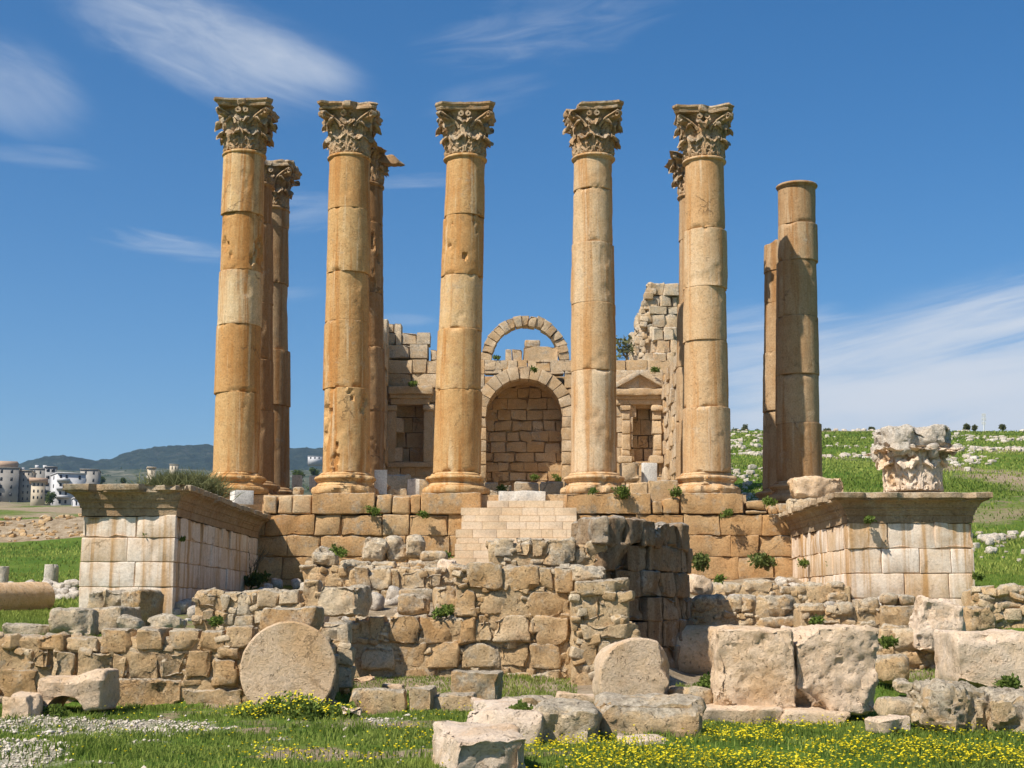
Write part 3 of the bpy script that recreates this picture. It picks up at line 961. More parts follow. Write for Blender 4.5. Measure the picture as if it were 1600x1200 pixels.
dl = 35.2
xl0, xl1 = xpx(126, dl, 860), xpx(273, dl, 860)
zl = [zpx(y, dl) for y in (806, 840, 878, 917, 962, 995)]
wing('left projecting wing wall of pale stained ashlar under a dark moulded cornice', xl0, xl1, dl, DP - 0.05, zl, zpx(757, dl - .35), 0.40, 21, (0.3, 1.0), None, 0)
dr_ = 38.9
xr0, xr1 = xpx(1326, dr_, 860), xpx(1522, dr_, 860)
zr = [zpx(y, dr_) for y in (817, 857, 896, 935, 972)]
wing('right projecting wing wall of pale ashlar, broken cornice, carrying a carved capital', xr0, xr1, dr_, DP - 0.05, zr, zpx(770, dr_ - .35), 0.45, 22, (0.25, 0.95), None, 0)

# ================================================================== STEPS
st = tag(empty('staircase', (xpx(810, 45), 44.0, 2.4)), 'flight of new pale limestone steps up to the temple platform', 'staircase')
rng = np.random.default_rng(5)
ys = [782, 793, 805, 815, 827, 840, 849, 860, 872, 884, 896]
lx = [761, 720, 724, 721, 712, 715, 711, 711, 705, 703, 700]
rx = [880, 901, 901, 902, 907, 903, 903, 903, 903, 903, 903]
for k in range(10):
    d = 46.5 - 0.34 * k
    z0, z1 = zpx(ys[k + 1], d), zpx(ys[k], d)
    x0, x1 = xpx(lx[k], d), xpx(rx[k], d)
    bb = Buf()
    x = x0
    while x < x1 - 0.01:
        w = rng.uniform(0.35, 0.8)
        if x1 - x - w < 0.3:
            w = x1 - x
        put(bb, (x + w / 2, d + 0.35, (z0 + z1) / 2), (w - 0.003, 0.7, z1 - z0 - 0.003), tint=rng.uniform(0.2, 0.9), grey=0.0, res=0.2, bevel=0.012, rough=0.005, rng=rng)
        x += w
    box(bb, (x0 + 0.03, d + 0.03, z0 - 0.5), (x1 - 0.03, d + 0.9, z1 - 0.02), 0.4, 0)
    bb.build('step', MAT['step'], st)

# ================================================================== CELLA
DB = 76.0


def pxwall(buf, x0, x1, ys, d, thick=0.8, w=(22, 46), rng=None, tint=(0.2, 0.8), grey=(0.1, 0.5), rough=0.03, bevel=0.028, res=0.18, jig=0.035, skip=None, jag=0.0, chip=0.09, gap=0.012, core=True):
    """coursed wall given by photo pixels at distance d; ys are course lines from above"""
    rng = rng or np.random.default_rng(3)
    for k in range(len(ys) - 1):
        x = x0 + (rng.uniform(-jag, jag) if jag else 0)
        xe = x1 + (rng.uniform(-jag, jag) if jag else 0)
        while x < xe - 1:
            ww = rng.uniform(*w)
            if xe - x - ww < w[0] * 0.6:
                ww = xe - x
            a, b2 = x, x + ww
            x = b2
            if skip and skip((a + b2) / 2, (ys[k] + ys[k + 1]) / 2):
                continue
            P0, P1 = at(a, ys[k], d), at(b2, ys[k + 1], d)
            pr = rng.uniform(-jig, jig)
            put(buf, ((P0[0] + P1[0]) / 2, d + thick / 2 + pr, (P0[2] + P1[2]) / 2), (P1[0] - P0[0] - gap, thick, P0[2] - P1[2] - gap),
                tint=rng.uniform(*tint), grey=rng.uniform(*grey), res=res, bevel=bevel * rng.uniform(.7, 1.4), rough=rough * rng.uniform(.6, 1.5), warp=0.025, chip=chip, rng=rng)


def pbox(buf, x0, y0, x1, y1, d, thick, tint=0.3, grey=0.1):
    P0, P1 = at(x0, y0, d), at(x1, y1, d)
    box(buf, (P0[0], d, P1[2]), (P1[0], d + thick, P0[2]), tint, grey)


def vouss(buf, c, size, ang, r, **k):
    kk = {a: k.pop(a) for a in ('tint', 'grey') if a in k}
    v, q = stone_arr(size, **k)
    v[:, 2] *= (r + v[:, 0]) / r
    buf.add(v @ rot3(0, -ang, 0).T + np.asarray(c, float), q, kk.get('tint', .5), kk.get('grey', .3))


cel = tag(empty('temple_cella', (0.6, DB, ZP)), 'ruined stone cella behind the columns with arched niche and broken side walls', 'temple ruin')
rng = np.random.default_rng(31)
b = Buf()
NX0, NX1, NCX, NCY, NR = 759, 879, 819, 651, 60


def innice(x, y):
    return NX0 - 14 < x < NX1 + 14 and (y > NCY or (x - NCX) ** 2 + (y - NCY) ** 2 < (NR + 16) ** 2)


def lniche(x, y):
    return 617 < x < 664 and 630 < y < 722


def rniche(x, y):
    return 985 < x < 1021 and 637 < y < 722


CY = [562, 584, 606, 629, 652, 676, 699, 722, 745, 768, 792]
pxwall(b, 600, 757, CY, DB, 0.9, rng=rng, skip=lambda x, y: lniche(x, y))
pxwall(b, 757, 882, CY, DB, 0.9, w=(18, 36), rng=rng, skip=innice)
pxwall(b, 882, 1062, CY, DB, 0.9, rng=rng, skip=lambda x, y: rniche(x, y))
for (x0, y0, x1, y1) in ((600, 566, 618, 790), (618, 566, 662, 631), (618, 721, 662, 790), (662, 566, 745, 790), (893, 566, 986, 790), (986, 566, 1020, 637), (986, 721, 1020, 790), (1020, 566, 1060, 790)):
    pbox(b, x0, y0, x1, y1, DB + 0.15, 0.7, .3, .1)
# stepped remains above the left half of the rear wall
pxwall(b, 606, 668, [538, 560], DB, 1.2, rng=rng, grey=(.6, .9))
pxwall(b, 628, 672, [519, 538], DB + .2, 1.2, w=(20, 30), rng=rng, grey=(.6, .9), tint=(.5, 1))
pxwall(b, 600, 627, [504, 521, 539], DB + .1, 1.2, w=(13, 20), rng=rng, grey=(.6, .9), tint=(.5, 1))
pxwall(b, 672, 700, [545, 562], DB + .2, 1.0, w=(8, 16), rng=rng, grey=(.6, .9), tint=(.5, 1))
pxwall(b, 963, 986, [566, 584], DB + .1, 1.0, w=(20, 24), rng=rng, grey=(.3, .6))
b.build('rear_wall', MAT['cella'], cel)
# niche
b = Buf()
pxwall(b, 748, 892, [590, 606, 622, 640, 657, 674, 690, 707, 722, 737, 752, 770], DB + 2.3, 0.7, w=(16, 34), rng=rng, rough=0.05, tint=(.1, .6))
pbox(b, 745, 588, 895, 775, DB + 2.5, 0.8)
b.build('niche_back_wall', MAT['cella'], cel)
b = Buf()
P = at(NCX, NCY, DB)
PR = at(NCX + NR, NCY, DB)[0] - P[0]
zb0 = at(NCX, 768, DB)[2]
for s in (-1, 1):      # side walls of the niche
    y = DB + 0.06
    for k in range(9):
        z1 = P[2] - (P[2] - zb0) * k / 9
        z0 = P[2] - (P[2] - zb0) * (k + 1) / 9
        course_stones(b, DB + 0.95, DB + 2.4, z0, z1, P[0] + s * PR, 0.6, w=(0.6, 1.3), axis='y', flip=s, rng=rng, res=0.25, rough=0.03)
na = 17
for ring in range(3):  # barrel vault
    for k in range(na):
        a0 = math.pi * (k + 0.5) / na
        r = PR + 0.3
        c = (P[0] + r * math.cos(a0), DB + 0.6 + 0.62 + ring * 0.66, P[2] + r * math.sin(a0))
        put(b, c, (0.6, 0.64, math.pi * r / na + 0.03), (0, -a0, 0), tint=rng.uniform(.1, .5), res=0.3, bevel=0.03, rough=0.03, rng=rng)
b.build('niche_vault', MAT['cella'], cel)
b = Buf()
for k in range(13):    # voussoirs of the niche front
    a0 = math.pi * (k + 0.5) / 13
    r = PR + 0.33
    vouss(b, (P[0] + r * math.cos(a0), DB + 0.42 + rng.uniform(-.03, .03), P[2] + r * math.sin(a0)), (0.68, 0.95, math.pi * r / 13 - 0.015), a0, r, tint=rng.uniform(.3, .8), grey=.2, res=0.13, bevel=0.02, rough=0.025, rng=rng, chip=.06)
for s, xx in ((-1, NX0 - 7), (1, NX1 + 7)):
    yy = [NCY, 668, 688, 706, 726, 748, 768]
    for k in range(6):
        put_px(b, xx - 7.5, yy[k], xx + 7.5, yy[k + 1] - .6, DB - 0.06, 0.9, tint=rng.uniform(.3, .8), grey=.2, res=0.15, bevel=0.04, rough=0.025, rng=rng, chip=.06)
b.build('niche_arch', MAT['cella'], cel)
# masonry between the two arches and the free standing relieving arch
b = Buf()
pxwall(b, 757, 808, [563, 578], DB, 0.9, w=(14, 26), rng=rng)
pxwall(b, 836, 893, [563, 580], DB, 0.9, w=(16, 28), rng=rng)
pxwall(b, 789, 816, [545, 564], DB + .1, 0.8, w=(8, 20), rng=rng, grey=(.2, .5))
pxwall(b, 817, 872, [541, 564], DB + .05, 0.8, w=(54, 56), rng=rng, grey=(.2, .4))
put_px(b, 820, 531, 844, 542, DB + .2, 0.7, tint=.1, grey=1.0, res=0.15, bevel=.08, rough=.03)
b.build('arch_infill', MAT['cella'], cel)
b = Buf()
P2 = at(821, 562, DB)
R2 = at(821 + 61, 562, DB)[0] - P2[0]
for k in range(17):
    if k == 0:
        pass
    a0 = math.pi * (k + 0.5) / 17
    r = R2 + (0.10 if k == 6 else 0)
    vouss(b, (P2[0] + r * math.cos(a0), DB + 0.45 + rng.uniform(-.05, .05), P2[2] + r * 1.02 * math.sin(a0)), (0.60, 0.8, math.pi * r / 17 - 0.004), a0 + rng.uniform(-.03, .03), r, tint=rng.uniform(.4, .9), grey=rng.uniform(.2, .7), res=0.1, bevel=0.025, rough=0.04, rng=rng, chip=.1)
b.build('relieving_arch', MAT['cella'], cel)
# side niches with their frames
b = Buf()
pbox(b, 612, 620, 668, 730, DB + 1.3, 0.4, .2)
pxwall(b, 615, 666, [626, 652, 676, 700, 724], DB + 1.0, 0.5, w=(18, 36), rng=rng, tint=(.1, .5))
put_px(b, 606, 603, 676, 615, DB - 0.45, 1.0, tint=.4, grey=.3, res=.15, bevel=.05, rough=.03)
put_px(b, 609, 615.5, 673, 622, DB - 0.28, 0.9, tint=.4, grey=.2, res=.15, bevel=.03, rough=.02)
put_px(b, 610, 622.5, 671, 632, DB - 0.18, 0.9, tint=.4, grey=.2, res=.15, bevel=.03, rough=.02)
for x0 in (603, 661):
    put_px(b, x0 - 1, 632.5, x0 + 17, 641, DB - 0.22, 0.6, tint=.6, grey=.2, res=.1, bevel=.07, rough=.04)
    put_px(b, x0 + 1, 641.5, x0 + 15, 722, DB - 0.12, 0.5, tint=.5, grey=.1, res=.15, bevel=.03, rough=.02)
put_px(b, 604, 722, 678, 730, DB - 0.2, 0.6, tint=.5, grey=.2, res=.15, bevel=.04, rough=.03)
b.build('niche_aedicule', MAT['cella'], cel)
b = Buf()
pbox(b, 978, 628, 1028, 730, DB + 1.3, 0.4, .2)
pxwall(b, 982, 1024, [634, 656, 680, 700, 724], DB + 1.0, 0.5, w=(14, 26), rng=rng, tint=(.3, .7))
put_px(b, 960, 607, 1038, 617, DB - 0.5, 1.0, tint=.5, grey=.3, res=.12, bevel=.06, rough=.035)
put_px(b, 963, 617.5, 1035, 623, DB - 0.3, 0.9, tint=.5, grey=.2, res=.15, bevel=.03, rough=.02)
put_px(b, 963, 623.5, 1034, 632, DB - 0.2, 0.9, tint=.6, grey=.1, res=.15, bevel=.03, rough=.02)
for x0 in (971, 1020):
    put_px(b, x0 - 2, 632.5, x0 + 16, 641, DB - 0.24, 0.6, tint=.6, grey=.3, res=.1, bevel=.07, rough=.05)
    for (ya, yb) in ((641.5, 656), (656.5, 678), (678.5, 703), (703.5, 712)):
        put_px(b, x0 + rng.uniform(-1, 2), ya, x0 + 14, yb, DB - 0.12, 0.5, tint=.6, grey=.1, res=.12, bevel=.06, rough=.04)
    put_px(b, x0 - 4, 712.5, x0 + 17, 723, DB - 0.3, 0.6, tint=.7, grey=.1, res=.12, bevel=.06, rough=.04)
# pediment: two raking cornices above a low triangle
for (xa, ya, xb, yb) in ((958, 606, 1000, 583), (1000, 583, 1040, 605)):
    A, B = at(xa, ya, DB), at(xb, yb, DB)
    L = np.linalg.norm(B - A)
    an = math.atan2(B[2] - A[2], B[0] - A[0])
    put(b, ((A[0] + B[0]) / 2, DB + 0.05, (A[2] + B[2]) / 2 + .02), (L, 0.8, 0.26), (0, -an, 0), tint=.8, grey=.7, res=.12, bevel=.05, rough=.03)
put_px(b, 962, 578, 998, 606, DB + 0.02, 0.6, tint=.8, grey=.6, res=.12, bevel=.06, rough=.04)
put_px(b, 1000, 577, 1036, 606, DB + 0.02, 0.6, tint=.8, grey=.6, res=.12, bevel=.06, rough=.04)
b.build('niche_pediment', MAT['cella'], cel)
# left side wall, seen along its inner face
b = Buf()
XLW = at(606, 660, DB)[0]
zt0 = at(606, 545, DB)[2]
for k in range(14):
    z1, z0 = zt0 - k * 0.72, zt0 - (k + 1) * 0.72
    ye = 61.5 + max(0, 4 - k) * 2.2
    course_stones(b, ye, DB + .8, z0, z1, XLW, 1.3, w=(0.9, 1.7), axis='y', flip=-1, rng=rng, res=.2, rough=.05, jig=.08, bevel=.03, grey=(.3, .8))
for (yc, zz, w_) in ((75.3, 0.7, 1.5), (74.2, 0.6, 1.2), (75.6, 1.5, 1.2)):
    put(b, (XLW - .6, yc, zt0 + zz * .5 + (0 if zz < 1 else .3)), (1.2, w_, .75), tint=.8, grey=.8, res=.2, bevel=.1, rough=.06)
b.build('side_wall', MAT['cella'], cel)
# right side wall and the tall broken corner above it
b = Buf()
XRW = at(1037, 660, DB)[0]
zt1 = at(1040, 585, DB)[2]
for k in range(13):
    z1, z0 = zt1 - k * 0.74, zt1 - (k + 1) * 0.74
    course_stones(b, 66.5 + rng.uniform(-.3, .5), DB + .8, z0, z1, XRW, 1.4, w=(0.9, 1.6), axis='y', flip=1, rng=rng, res=.2, rough=.05, jig=.12, bevel=.03, grey=(.3, .7), tint=(.5, 1))
tall = [(1016, 1060, 443, 462), (1012, 1060, 462, 479), (1006, 1060, 479, 492), (1000, 1062, 492, 512), (994, 1060, 512, 530), (992, 1062, 530, 552), (990, 1060, 552, 570), (988, 1064, 570, 588)]
for x0, x1, y0, y1 in tall:
    pxwall(b, max(x0, 1016), x1, [y0, y1], DB + 1.15, 3.4, w=(16, 30), rng=rng, tint=(.6, 1.0), grey=(.6, 1.0), rough=.10, bevel=.05, jig=.14, res=.13, jag=4, gap=.01)
pxwall(b, 1022, 1056, [512, 531, 552, 570], DB + .2, 1.2, w=(16, 24), rng=rng, tint=(.6, 1.0), grey=(.5, .9), rough=.08, bevel=.05, jig=.2, res=.13, jag=5)
pxwall(b, 1004, 1052, [551, 577], DB + .3, 1.2, w=(20, 30), rng=rng, tint=(.6, 1.0), grey=(.5, .9), rough=.08, bevel=.05, jig=.15, res=.13, jag=4)
b.build('side_wall', MAT['cella'], cel)
# rough rubble core of the broken corner
b = Buf()
for (x0, y0, x1, y1, dz) in ((1010, 446, 1062, 520, 1.6), (1000, 480, 1062, 560, 1.5), (992, 510, 1062, 600, 1.4)):
    put_px(b, x0, y0, x1, y1, DB + dz, 3.0, tint=.75, grey=.9, rot=(0, 0, .03), res=.16, bevel=.10, rough=.16, warp=.05, chip=.3, rng=rng, freq=1.6)
for k in range(60):
    y = rng.uniform(455, 585)
    x = 1014 - (y - 446) * .19 + rng.uniform(-3, 14)
    c = at(x, y, DB + 1.35 + rng.uniform(-.1, .2))
    put(b, c, rng.uniform(.25, .5, 3), rng.uniform(-.2, .2, 3), tint=rng.uniform(.5, 1), grey=rng.uniform(.5, 1), res=.12, bevel=.05, rough=.06, rng=rng)
b.build('rubble_core', MAT['cella'], cel)

# ================================================================== RUBBLE WALLS IN FRONT
PLAN = []


def rwall(name, label, cat, d, stones, back=(), fill=0, mat='rubble', tint=(.1, .8), grey=(.2, .8), depth=(.45, .7), seed=1, res=.06, rough=.034, bevel=.032, jig=.035, fillsize=(.07, .17), extra=None, lip=0.085):
    rg = np.random.default_rng(seed)
    bf = Buf()
    for (x0, y0, x1, y1) in stones:
        g = 0.25
        put_px(bf, x0 + g, y0 + g, x1 - g, y1 - g, d + rg.uniform(-jig, jig), rg.uniform(*depth), tint=rg.uniform(*tint), grey=rg.uniform(*grey),
               rot=(rg.uniform(-.03, .03), rg.uniform(-.03, .03), rg.uniform(-.05, .05)), res=res, bevel=bevel * rg.uniform(.9, 1.7), rough=rough * rg.uniform(.8, 1.7), warp=.06, chip=.11, rng=rg, freq=4.6, facets=5)
    for (x0, y0, x1, y1, th) in back:
        P0, P1 = at(x0, y0, d + lip), at(x1, y1, d + lip)
        sz = (P1[0] - P0[0], th, P0[2] - P1[2])
        put(bf, ((P0[0] + P1[0]) / 2, d + lip + th / 2, (P0[2] + P1[2]) / 2), sz, tint=.55, grey=.15, res=.10, bevel=.06, rough=.05, rng=rg, freq=4)
        A = sz[0] * sz[2]
        for k in range(int(fill * A)):
            x, y = rg.uniform(x0, x1), rg.uniform(y0, y1)
            if any(a + 3 < x < c - 3 and b_ + 3 < y < e - 3 for a, b_, c, e in stones):
                continue
            s = rg.uniform(*fillsize) * np.array([rg.uniform(.9, 1.7), 1, rg.uniform(.6, 1.1)])
            put(bf, at(x, y, d + lip - .0 + rg.uniform(-.02, .05)), s, rg.uniform(-.4, .4, 3), tint=rg.uniform(.2, 1.0), grey=rg.uniform(.1, .5), res=.05, bevel=.03, rough=.02, rng=rg, warp=.15, facets=6)
        for k in range(int(3.0 * sz[0] * th / .5)):   # loose stones and mortar lumps along the top
            x = rg.uniform(x0, x1)
            p = at(x, y0, d + lip + rg.uniform(0.1, th))
            p[2] = P0[2] + rg.uniform(-.05, .03)
            put(bf, p, rg.uniform(.12, .34, 3) * np.array([1.2, 1, .6]), rg.uniform(-.4, .4, 3), tint=rg.uniform(.4, 1.0), grey=rg.uniform(.5, 1.0), res=.06, bevel=.05, rough=.03, rng=rg, warp=.15, facets=7)
    if extra:
        extra(bf, rg)
    o = bf.build(name, MAT[mat])
    return tag(o, label, cat)


# low wall at the left, nearest to the meadow
LW = [(156, 981, 209, 1021), (211, 981, 261, 1018), (262, 983, 309, 1017), (310, 984, 350, 1017), (351, 978, 395, 1012), (50, 991, 100, 1017), (101, 998, 154, 1017), (2, 993, 49, 1014),
      (47, 1012, 75, 1046), (76, 1019, 118, 1065), (119, 1017, 171, 1062), (172, 1020, 196, 1064), (197, 1017, 249, 1063), (250, 1019, 290, 1060), (291, 1015, 331, 1058), (332, 1030, 371, 1072), (340, 1012, 378, 1030),
      (0, 1018, 45, 1050), (82, 1064, 125, 1090), (126, 1062, 172, 1090), (160, 1062, 282, 1116), (286, 1052, 324, 1072), (284, 1072, 380, 1114), (0, 1046, 60, 1096), (60, 1066, 84, 1096), (325, 1058, 345, 1074), (362, 1070, 382, 1090)]
rwall('rubble_wall', 'long low wall of rough squared stones behind the standing drum disc', 'stone wall', 23.7, LW,
      back=[(-30, 996, 398, 1120, 0.75), (395, 1010, 520, 1120, 0.6)], fill=34, seed=41, tint=(.15, .7), grey=(.2, .6))
# wall remains right of the disc
rwall('rubble_wall', 'short stub of rubble wall between the disc and the central wall', 'stone wall', 24.4, [(497, 971, 546, 1008), (525, 1012, 551, 1040), (522, 1042, 549, 1075), (496, 1008, 524, 1045)],
      back=[(470, 980, 540, 1085, 0.7)], fill=30, seed=42, tint=(.5, .9), grey=(.4, .8))
# mid wall between wing and centre
rwall('rubble_wall', 'low rubble wall behind the left wall, starting beside the pale wing', 'stone wall', 28.6,
      [(305, 923, 343, 951), (344, 930, 360, 956), (363, 924, 392, 962), (402, 922, 436, 950), (437, 921, 470, 946), (393, 928, 402, 950), (312, 952, 335, 972), (340, 960, 365, 978), (365, 962, 395, 980), (398, 952, 425, 975), (472, 905, 500, 960), (430, 948, 470, 975)],
      back=[(304, 926, 500, 990, 0.7)], fill=45, seed=43, tint=(.5, .95), grey=(.5, .9))
# central wall
CWS = [(727, 880, 786, 921), (787, 884, 841, 924), (842, 887, 866, 922), (867, 886, 895, 925), (711, 922, 744, 963), (750, 922, 817, 960), (824, 925, 887, 966),
       (551, 963, 572, 1003), (575, 963, 602, 1003), (605, 962, 655, 1006), (657, 964, 711, 1005), (714, 963, 743, 1005), (746, 966, 768, 1003), (770, 961, 828, 1003), (838, 965, 888, 1010), (829, 972, 838, 990), (888, 925, 893, 960),
       (564, 1008, 617, 1046), (620, 1005, 662, 1042), (667, 1004, 717, 1045), (720, 1005, 778, 1044), (781, 1005, 828, 1042), (829, 1007, 877, 1047), (879, 1008, 893, 1040),
       (556, 1045, 618, 1072), (620, 1044, 679, 1072), (682, 1046, 712, 1073), (790, 1051, 831, 1077), (832, 1045, 874, 1080), (714, 1048, 745, 1075), (748, 1050, 786, 1077), (875, 1050, 893, 1080)]
rwall('rubble_wall', 'high stepped rubble wall in the centre, below the flight of steps', 'stone wall', 28.2, CWS,
      back=[(546, 970, 896, 1095, 0.8), (712, 890, 896, 985, 0.8)], fill=42, seed=44, tint=(.05, .75), grey=(.2, .75), jig=.04)
# upper wall, between the steps and the dark curved wall
rwall('rubble_wall', 'upper rubble wall of grey pitted blocks in front of the steps', 'stone wall', 29.6,
      [(772, 842, 804, 871), (806, 839, 829, 873), (830, 840, 850, 873), (848, 845, 898, 885), (897, 850, 918, 884), (917, 847, 946, 886), (829, 872, 850, 884)],
      back=[(765, 850, 946, 900, 0.9)], fill=22, seed=45, tint=(.5, .9), grey=(.7, 1.0), rough=.05)
# pier that projects from the central wall
rwall('rubble_pier', 'crumbling rubble pier left of the dark curved wall, with jutting top slab', 'stone pier', 27.4,
      [(897, 905, 983, 930), (910, 930, 946, 970), (948, 932, 985, 968), (910, 975, 1000, 1000), (905, 1000, 935, 1042), (900, 1045, 932, 1082), (936, 1004, 955, 1030), (958, 1003, 985, 1030)],
      back=[(895, 925, 985, 1095, 0.9), (960, 985, 1000, 1095, .9)], fill=50, seed=46, tint=(.3, .9), grey=(.3, .8), fillsize=(.08, .2), depth=(.7, .9))


def curved(bf, rg):
    P0 = np.array([at(940, 810, 29.7)[0], 29.7])
    P1 = np.array([at(1074, 826, 33.2)[0], 33.2])
    dirv = (P1 - P0) / np.linalg.norm(P1 - P0)
    nrm = np.array([dirv[1], -dirv[0]])
    zt = zpx(808, 29.4)
    hs = [0, .52, 1.06, 1.6, 2.1, 2.65, 3.2]
    for k in range(6):
        t = 0.0
        shift = rg.uniform(0, .1)
        while t < 0.999:
            w = rg.uniform(.10, .2)
            if 1 - t - w < .09:
                w = 1 - t
            tm = t + w / 2
            bulge = 0.45 * (1 - (2 * tm - 1) ** 2)
            c = P0 + (P1 - P0) * tm + nrm * (bulge - .35 + rg.uniform(-.05, .05))
            slope = math.atan2(-0.45 * 4 * (2 * tm - 1), np.linalg.norm(P1 - P0))
            an = math.atan2(dirv[1], dirv[0]) + math.atan(slope) * -0 + math.atan(0.45 * 2 * (-2) * (2 * tm - 1) / np.linalg.norm(P1 - P0)) * -1
            h = hs[k + 1] - hs[k]
            put(bf, (c[0], c[1], zt - hs[k] - h / 2 - .012 * k + (rg.uniform(-.06, .02) if k == 0 else 0)), (w * np.linalg.norm(P1 - P0) + .01, .75, h + .005), (0, 0, an),
                tint=rg.uniform(.0, .7), grey=rg.uniform(.1, .6), res=.06, bevel=.022, rough=.05 if k else .07, chip=.1, rng=rg, warp=.05)
            t += w
        # rubble backing of the course
    for k in range(5):
        for t in (0.2, 0.45, .7, .9):
            c = P0 + (P1 - P0) * t + nrm * -.5
            put(bf, (c[0], c[1], zt - .35 - k * .62), (1.3, .8, .64), (0, 0, math.atan2(dirv[1], dirv[0])), tint=.3, grey=.5, res=.15, bevel=.1, rough=.04, rng=rg)


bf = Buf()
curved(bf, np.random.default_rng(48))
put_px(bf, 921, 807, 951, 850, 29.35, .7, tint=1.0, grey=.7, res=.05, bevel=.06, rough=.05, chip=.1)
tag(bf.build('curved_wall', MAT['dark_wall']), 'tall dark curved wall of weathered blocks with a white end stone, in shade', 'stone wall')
# right of the curved wall
rwall('rubble_wall', 'low wall of big rounded blocks right of the dark curved wall', 'stone wall', 33.3,
      [(1081, 927, 1138, 962), (1139, 930, 1162, 962), (1164, 932, 1184, 960), (1185, 929, 1247, 964), (1085, 962, 1140, 980), (1142, 963, 1180, 980), (1182, 964, 1246, 982)],
      back=[(1078, 938, 1246, 1075, 0.8)], fill=40, seed=49, tint=(.2, .7), grey=(.4, .9), bevel=.13)
rwall('rubble_wall', 'low broken course of small blocks under the podium right of the bushes', 'stone wall', 38.5,
      [(1112, 909, 1162, 930), (1163, 905, 1212, 928), (1213, 912, 1240, 930), (1242, 912, 1262, 928), (1264, 908, 1290, 940), (1291, 906, 1326, 925), (1292, 925, 1326, 942), (1248, 928, 1264, 944)],
      back=[(1108, 915, 1330, 950, 0.7)], fill=25, seed=50, tint=(.4, .9), grey=(.4, .8), bevel=.1)
rwall('rubble_wall', 'uneven wall of blocks below the right wing, with rounded stones on top', 'stone wall', 31.5,
      [(1250, 943, 1292, 962), (1294, 950, 1320, 962), (1312, 940, 1336, 962), (1347, 932, 1378, 963), (1336, 934, 1348, 962), (1380, 926, 1408, 946), (1409, 928, 1434, 946), (1348, 963, 1376, 982), (1280, 963, 1318, 980), (1320, 962, 1346, 980)],
      back=[(1250, 950, 1440, 1000, 0.8)], fill=35, seed=51, tint=(.4, .9), grey=(.4, .9), bevel=.1)
rwall('rubble_wall', 'lower rough wall behind the two big cubes at the right', 'stone wall', 28.0,
      [(1376, 982, 1395, 1006), (1395, 981, 1447, 1020), (1400, 1020, 1450, 1042), (1428, 1020, 1452, 1040), (1376, 1022, 1422, 1068), (1425, 1042, 1452, 1060)],
      back=[(1370, 985, 1470, 1080, 0.7)], fill=45, seed=52, tint=(.4, .9), grey=(.3, .7), bevel=.1)
rwall('rubble_wall', 'loose rubble wall at the right edge beyond the wing, grey on top', 'stone wall', 33.0,
      [(1528, 925, 1562, 945), (1563, 912, 1600, 935), (1600, 918, 1650, 950), (1558, 940, 1600, 952), (1556, 955, 1578, 980), (1580, 952, 1640, 985), (1528, 946, 1556, 966)],
      back=[(1524, 922, 1680, 1000, 1.0)], fill=45, seed=53, tint=(.6, 1), grey=(.6, 1), bevel=.1, fillsize=(.1, .3))
# masonry left over between centre wall and podium
rwall('rubble_wall', 'dark recessed blocks behind the central wall, left of the steps', 'stone wall', 33.5,
      [(552, 886, 576, 922), (577, 886, 611, 922), (612, 890, 624, 922), (625, 890, 663, 921), (567, 922, 594, 961), (595, 922, 621, 960), (664, 896, 690, 918), (690, 892, 712, 912)],
      back=[(548, 890, 720, 985, 0.8)], fill=18, seed=54, tint=(.3, .7), grey=(.7, 1.0))
rwall('rubble_wall', 'collapsing rubble heap climbing to the podium, left of the steps', 'rubble heap', 36.0,
      [(472, 892, 512, 926), (520, 895, 556, 915), (515, 918, 548, 935), (484, 862, 528, 888), (530, 876, 578, 892), (578, 877, 617, 890), (640, 875, 690, 890), (655, 860, 700, 880)],
      back=[(474, 885, 720, 960, 1.2)], fill=30, seed=55, tint=(.5, 1), grey=(.6, 1.0), bevel=.12, fillsize=(.1, .3))

# ================================================================== SINGLE BLOCKS AND BOULDERS


def loose(name, label, cat, x0, y0, x1, y1, d, depth, mat='rubble', tint=.5, grey=.5, rot=(0, 0, 0), res=.05, bevel=.08, rough=.04, warp=.08, chip=.12, group=None, seed=None, freq=3.8):
    bf = Buf()
    rg = np.random.default_rng(seed if seed is not None else int(x0 * 7 + y0))
    put_px(bf, x0, y0, x1, y1, d, depth, tint=tint, grey=grey, rot=rot, res=res, bevel=bevel * .7, rough=rough * .85, warp=warp, chip=chip, rng=rg, freq=freq, facets=0 if mat == 'white' else (9 if bevel > .11 else 4))
    return tag(bf.build(name, MAT[mat]), label, cat, group)


L = loose
L('stone_block', 'big near cube shaped block with crumbling face, left of the pair on a slab', 'stone block', 1122, 984, 1241, 1111, 20.8, 1.0, 'pale', .55, .2, (0, 0, -.04), .035, .05, .05, .03, .10, freq=5.2)
L('stone_block', 'big cube shaped block with deeply pitted corner, right of the pair on a slab', 'stone block', 1241, 982, 1372, 1114, 20.9, 1.0, 'pale', .65, .2, (0, 0, .03), .035, .05, .055, .03, .16, freq=5.2)
L('stone_slab', 'low pale slab beneath the left big cube', 'stone slab', 1097, 1107, 1226, 1139, 20.4, 1.2, 'pale', .6, .1, (0, 0, .03), .06, .06, .03)
L('stone_slab', 'low rounded slab beneath the right big cube', 'stone slab', 1224, 1111, 1332, 1145, 20.3, 1.2, 'pale', .55, .1, (0, .04, -.05), .06, .09, .03)
L('boulder', 'wide rough boulder supporting the cut column drum', 'boulder', 934, 1094, 1104, 1162, 18.4, 1.1, 'rubble', .6, .6, (0, .02, .02), .05, .16, .05, .08)
L('stone_slab', 'thin pale slab lying among yellow flowers before the wide boulder', 'stone slab', 966, 1156, 1052, 1176, 17.3, .7, 'pale', .9, .3, (0, .03, .1), .05, .05, .02)
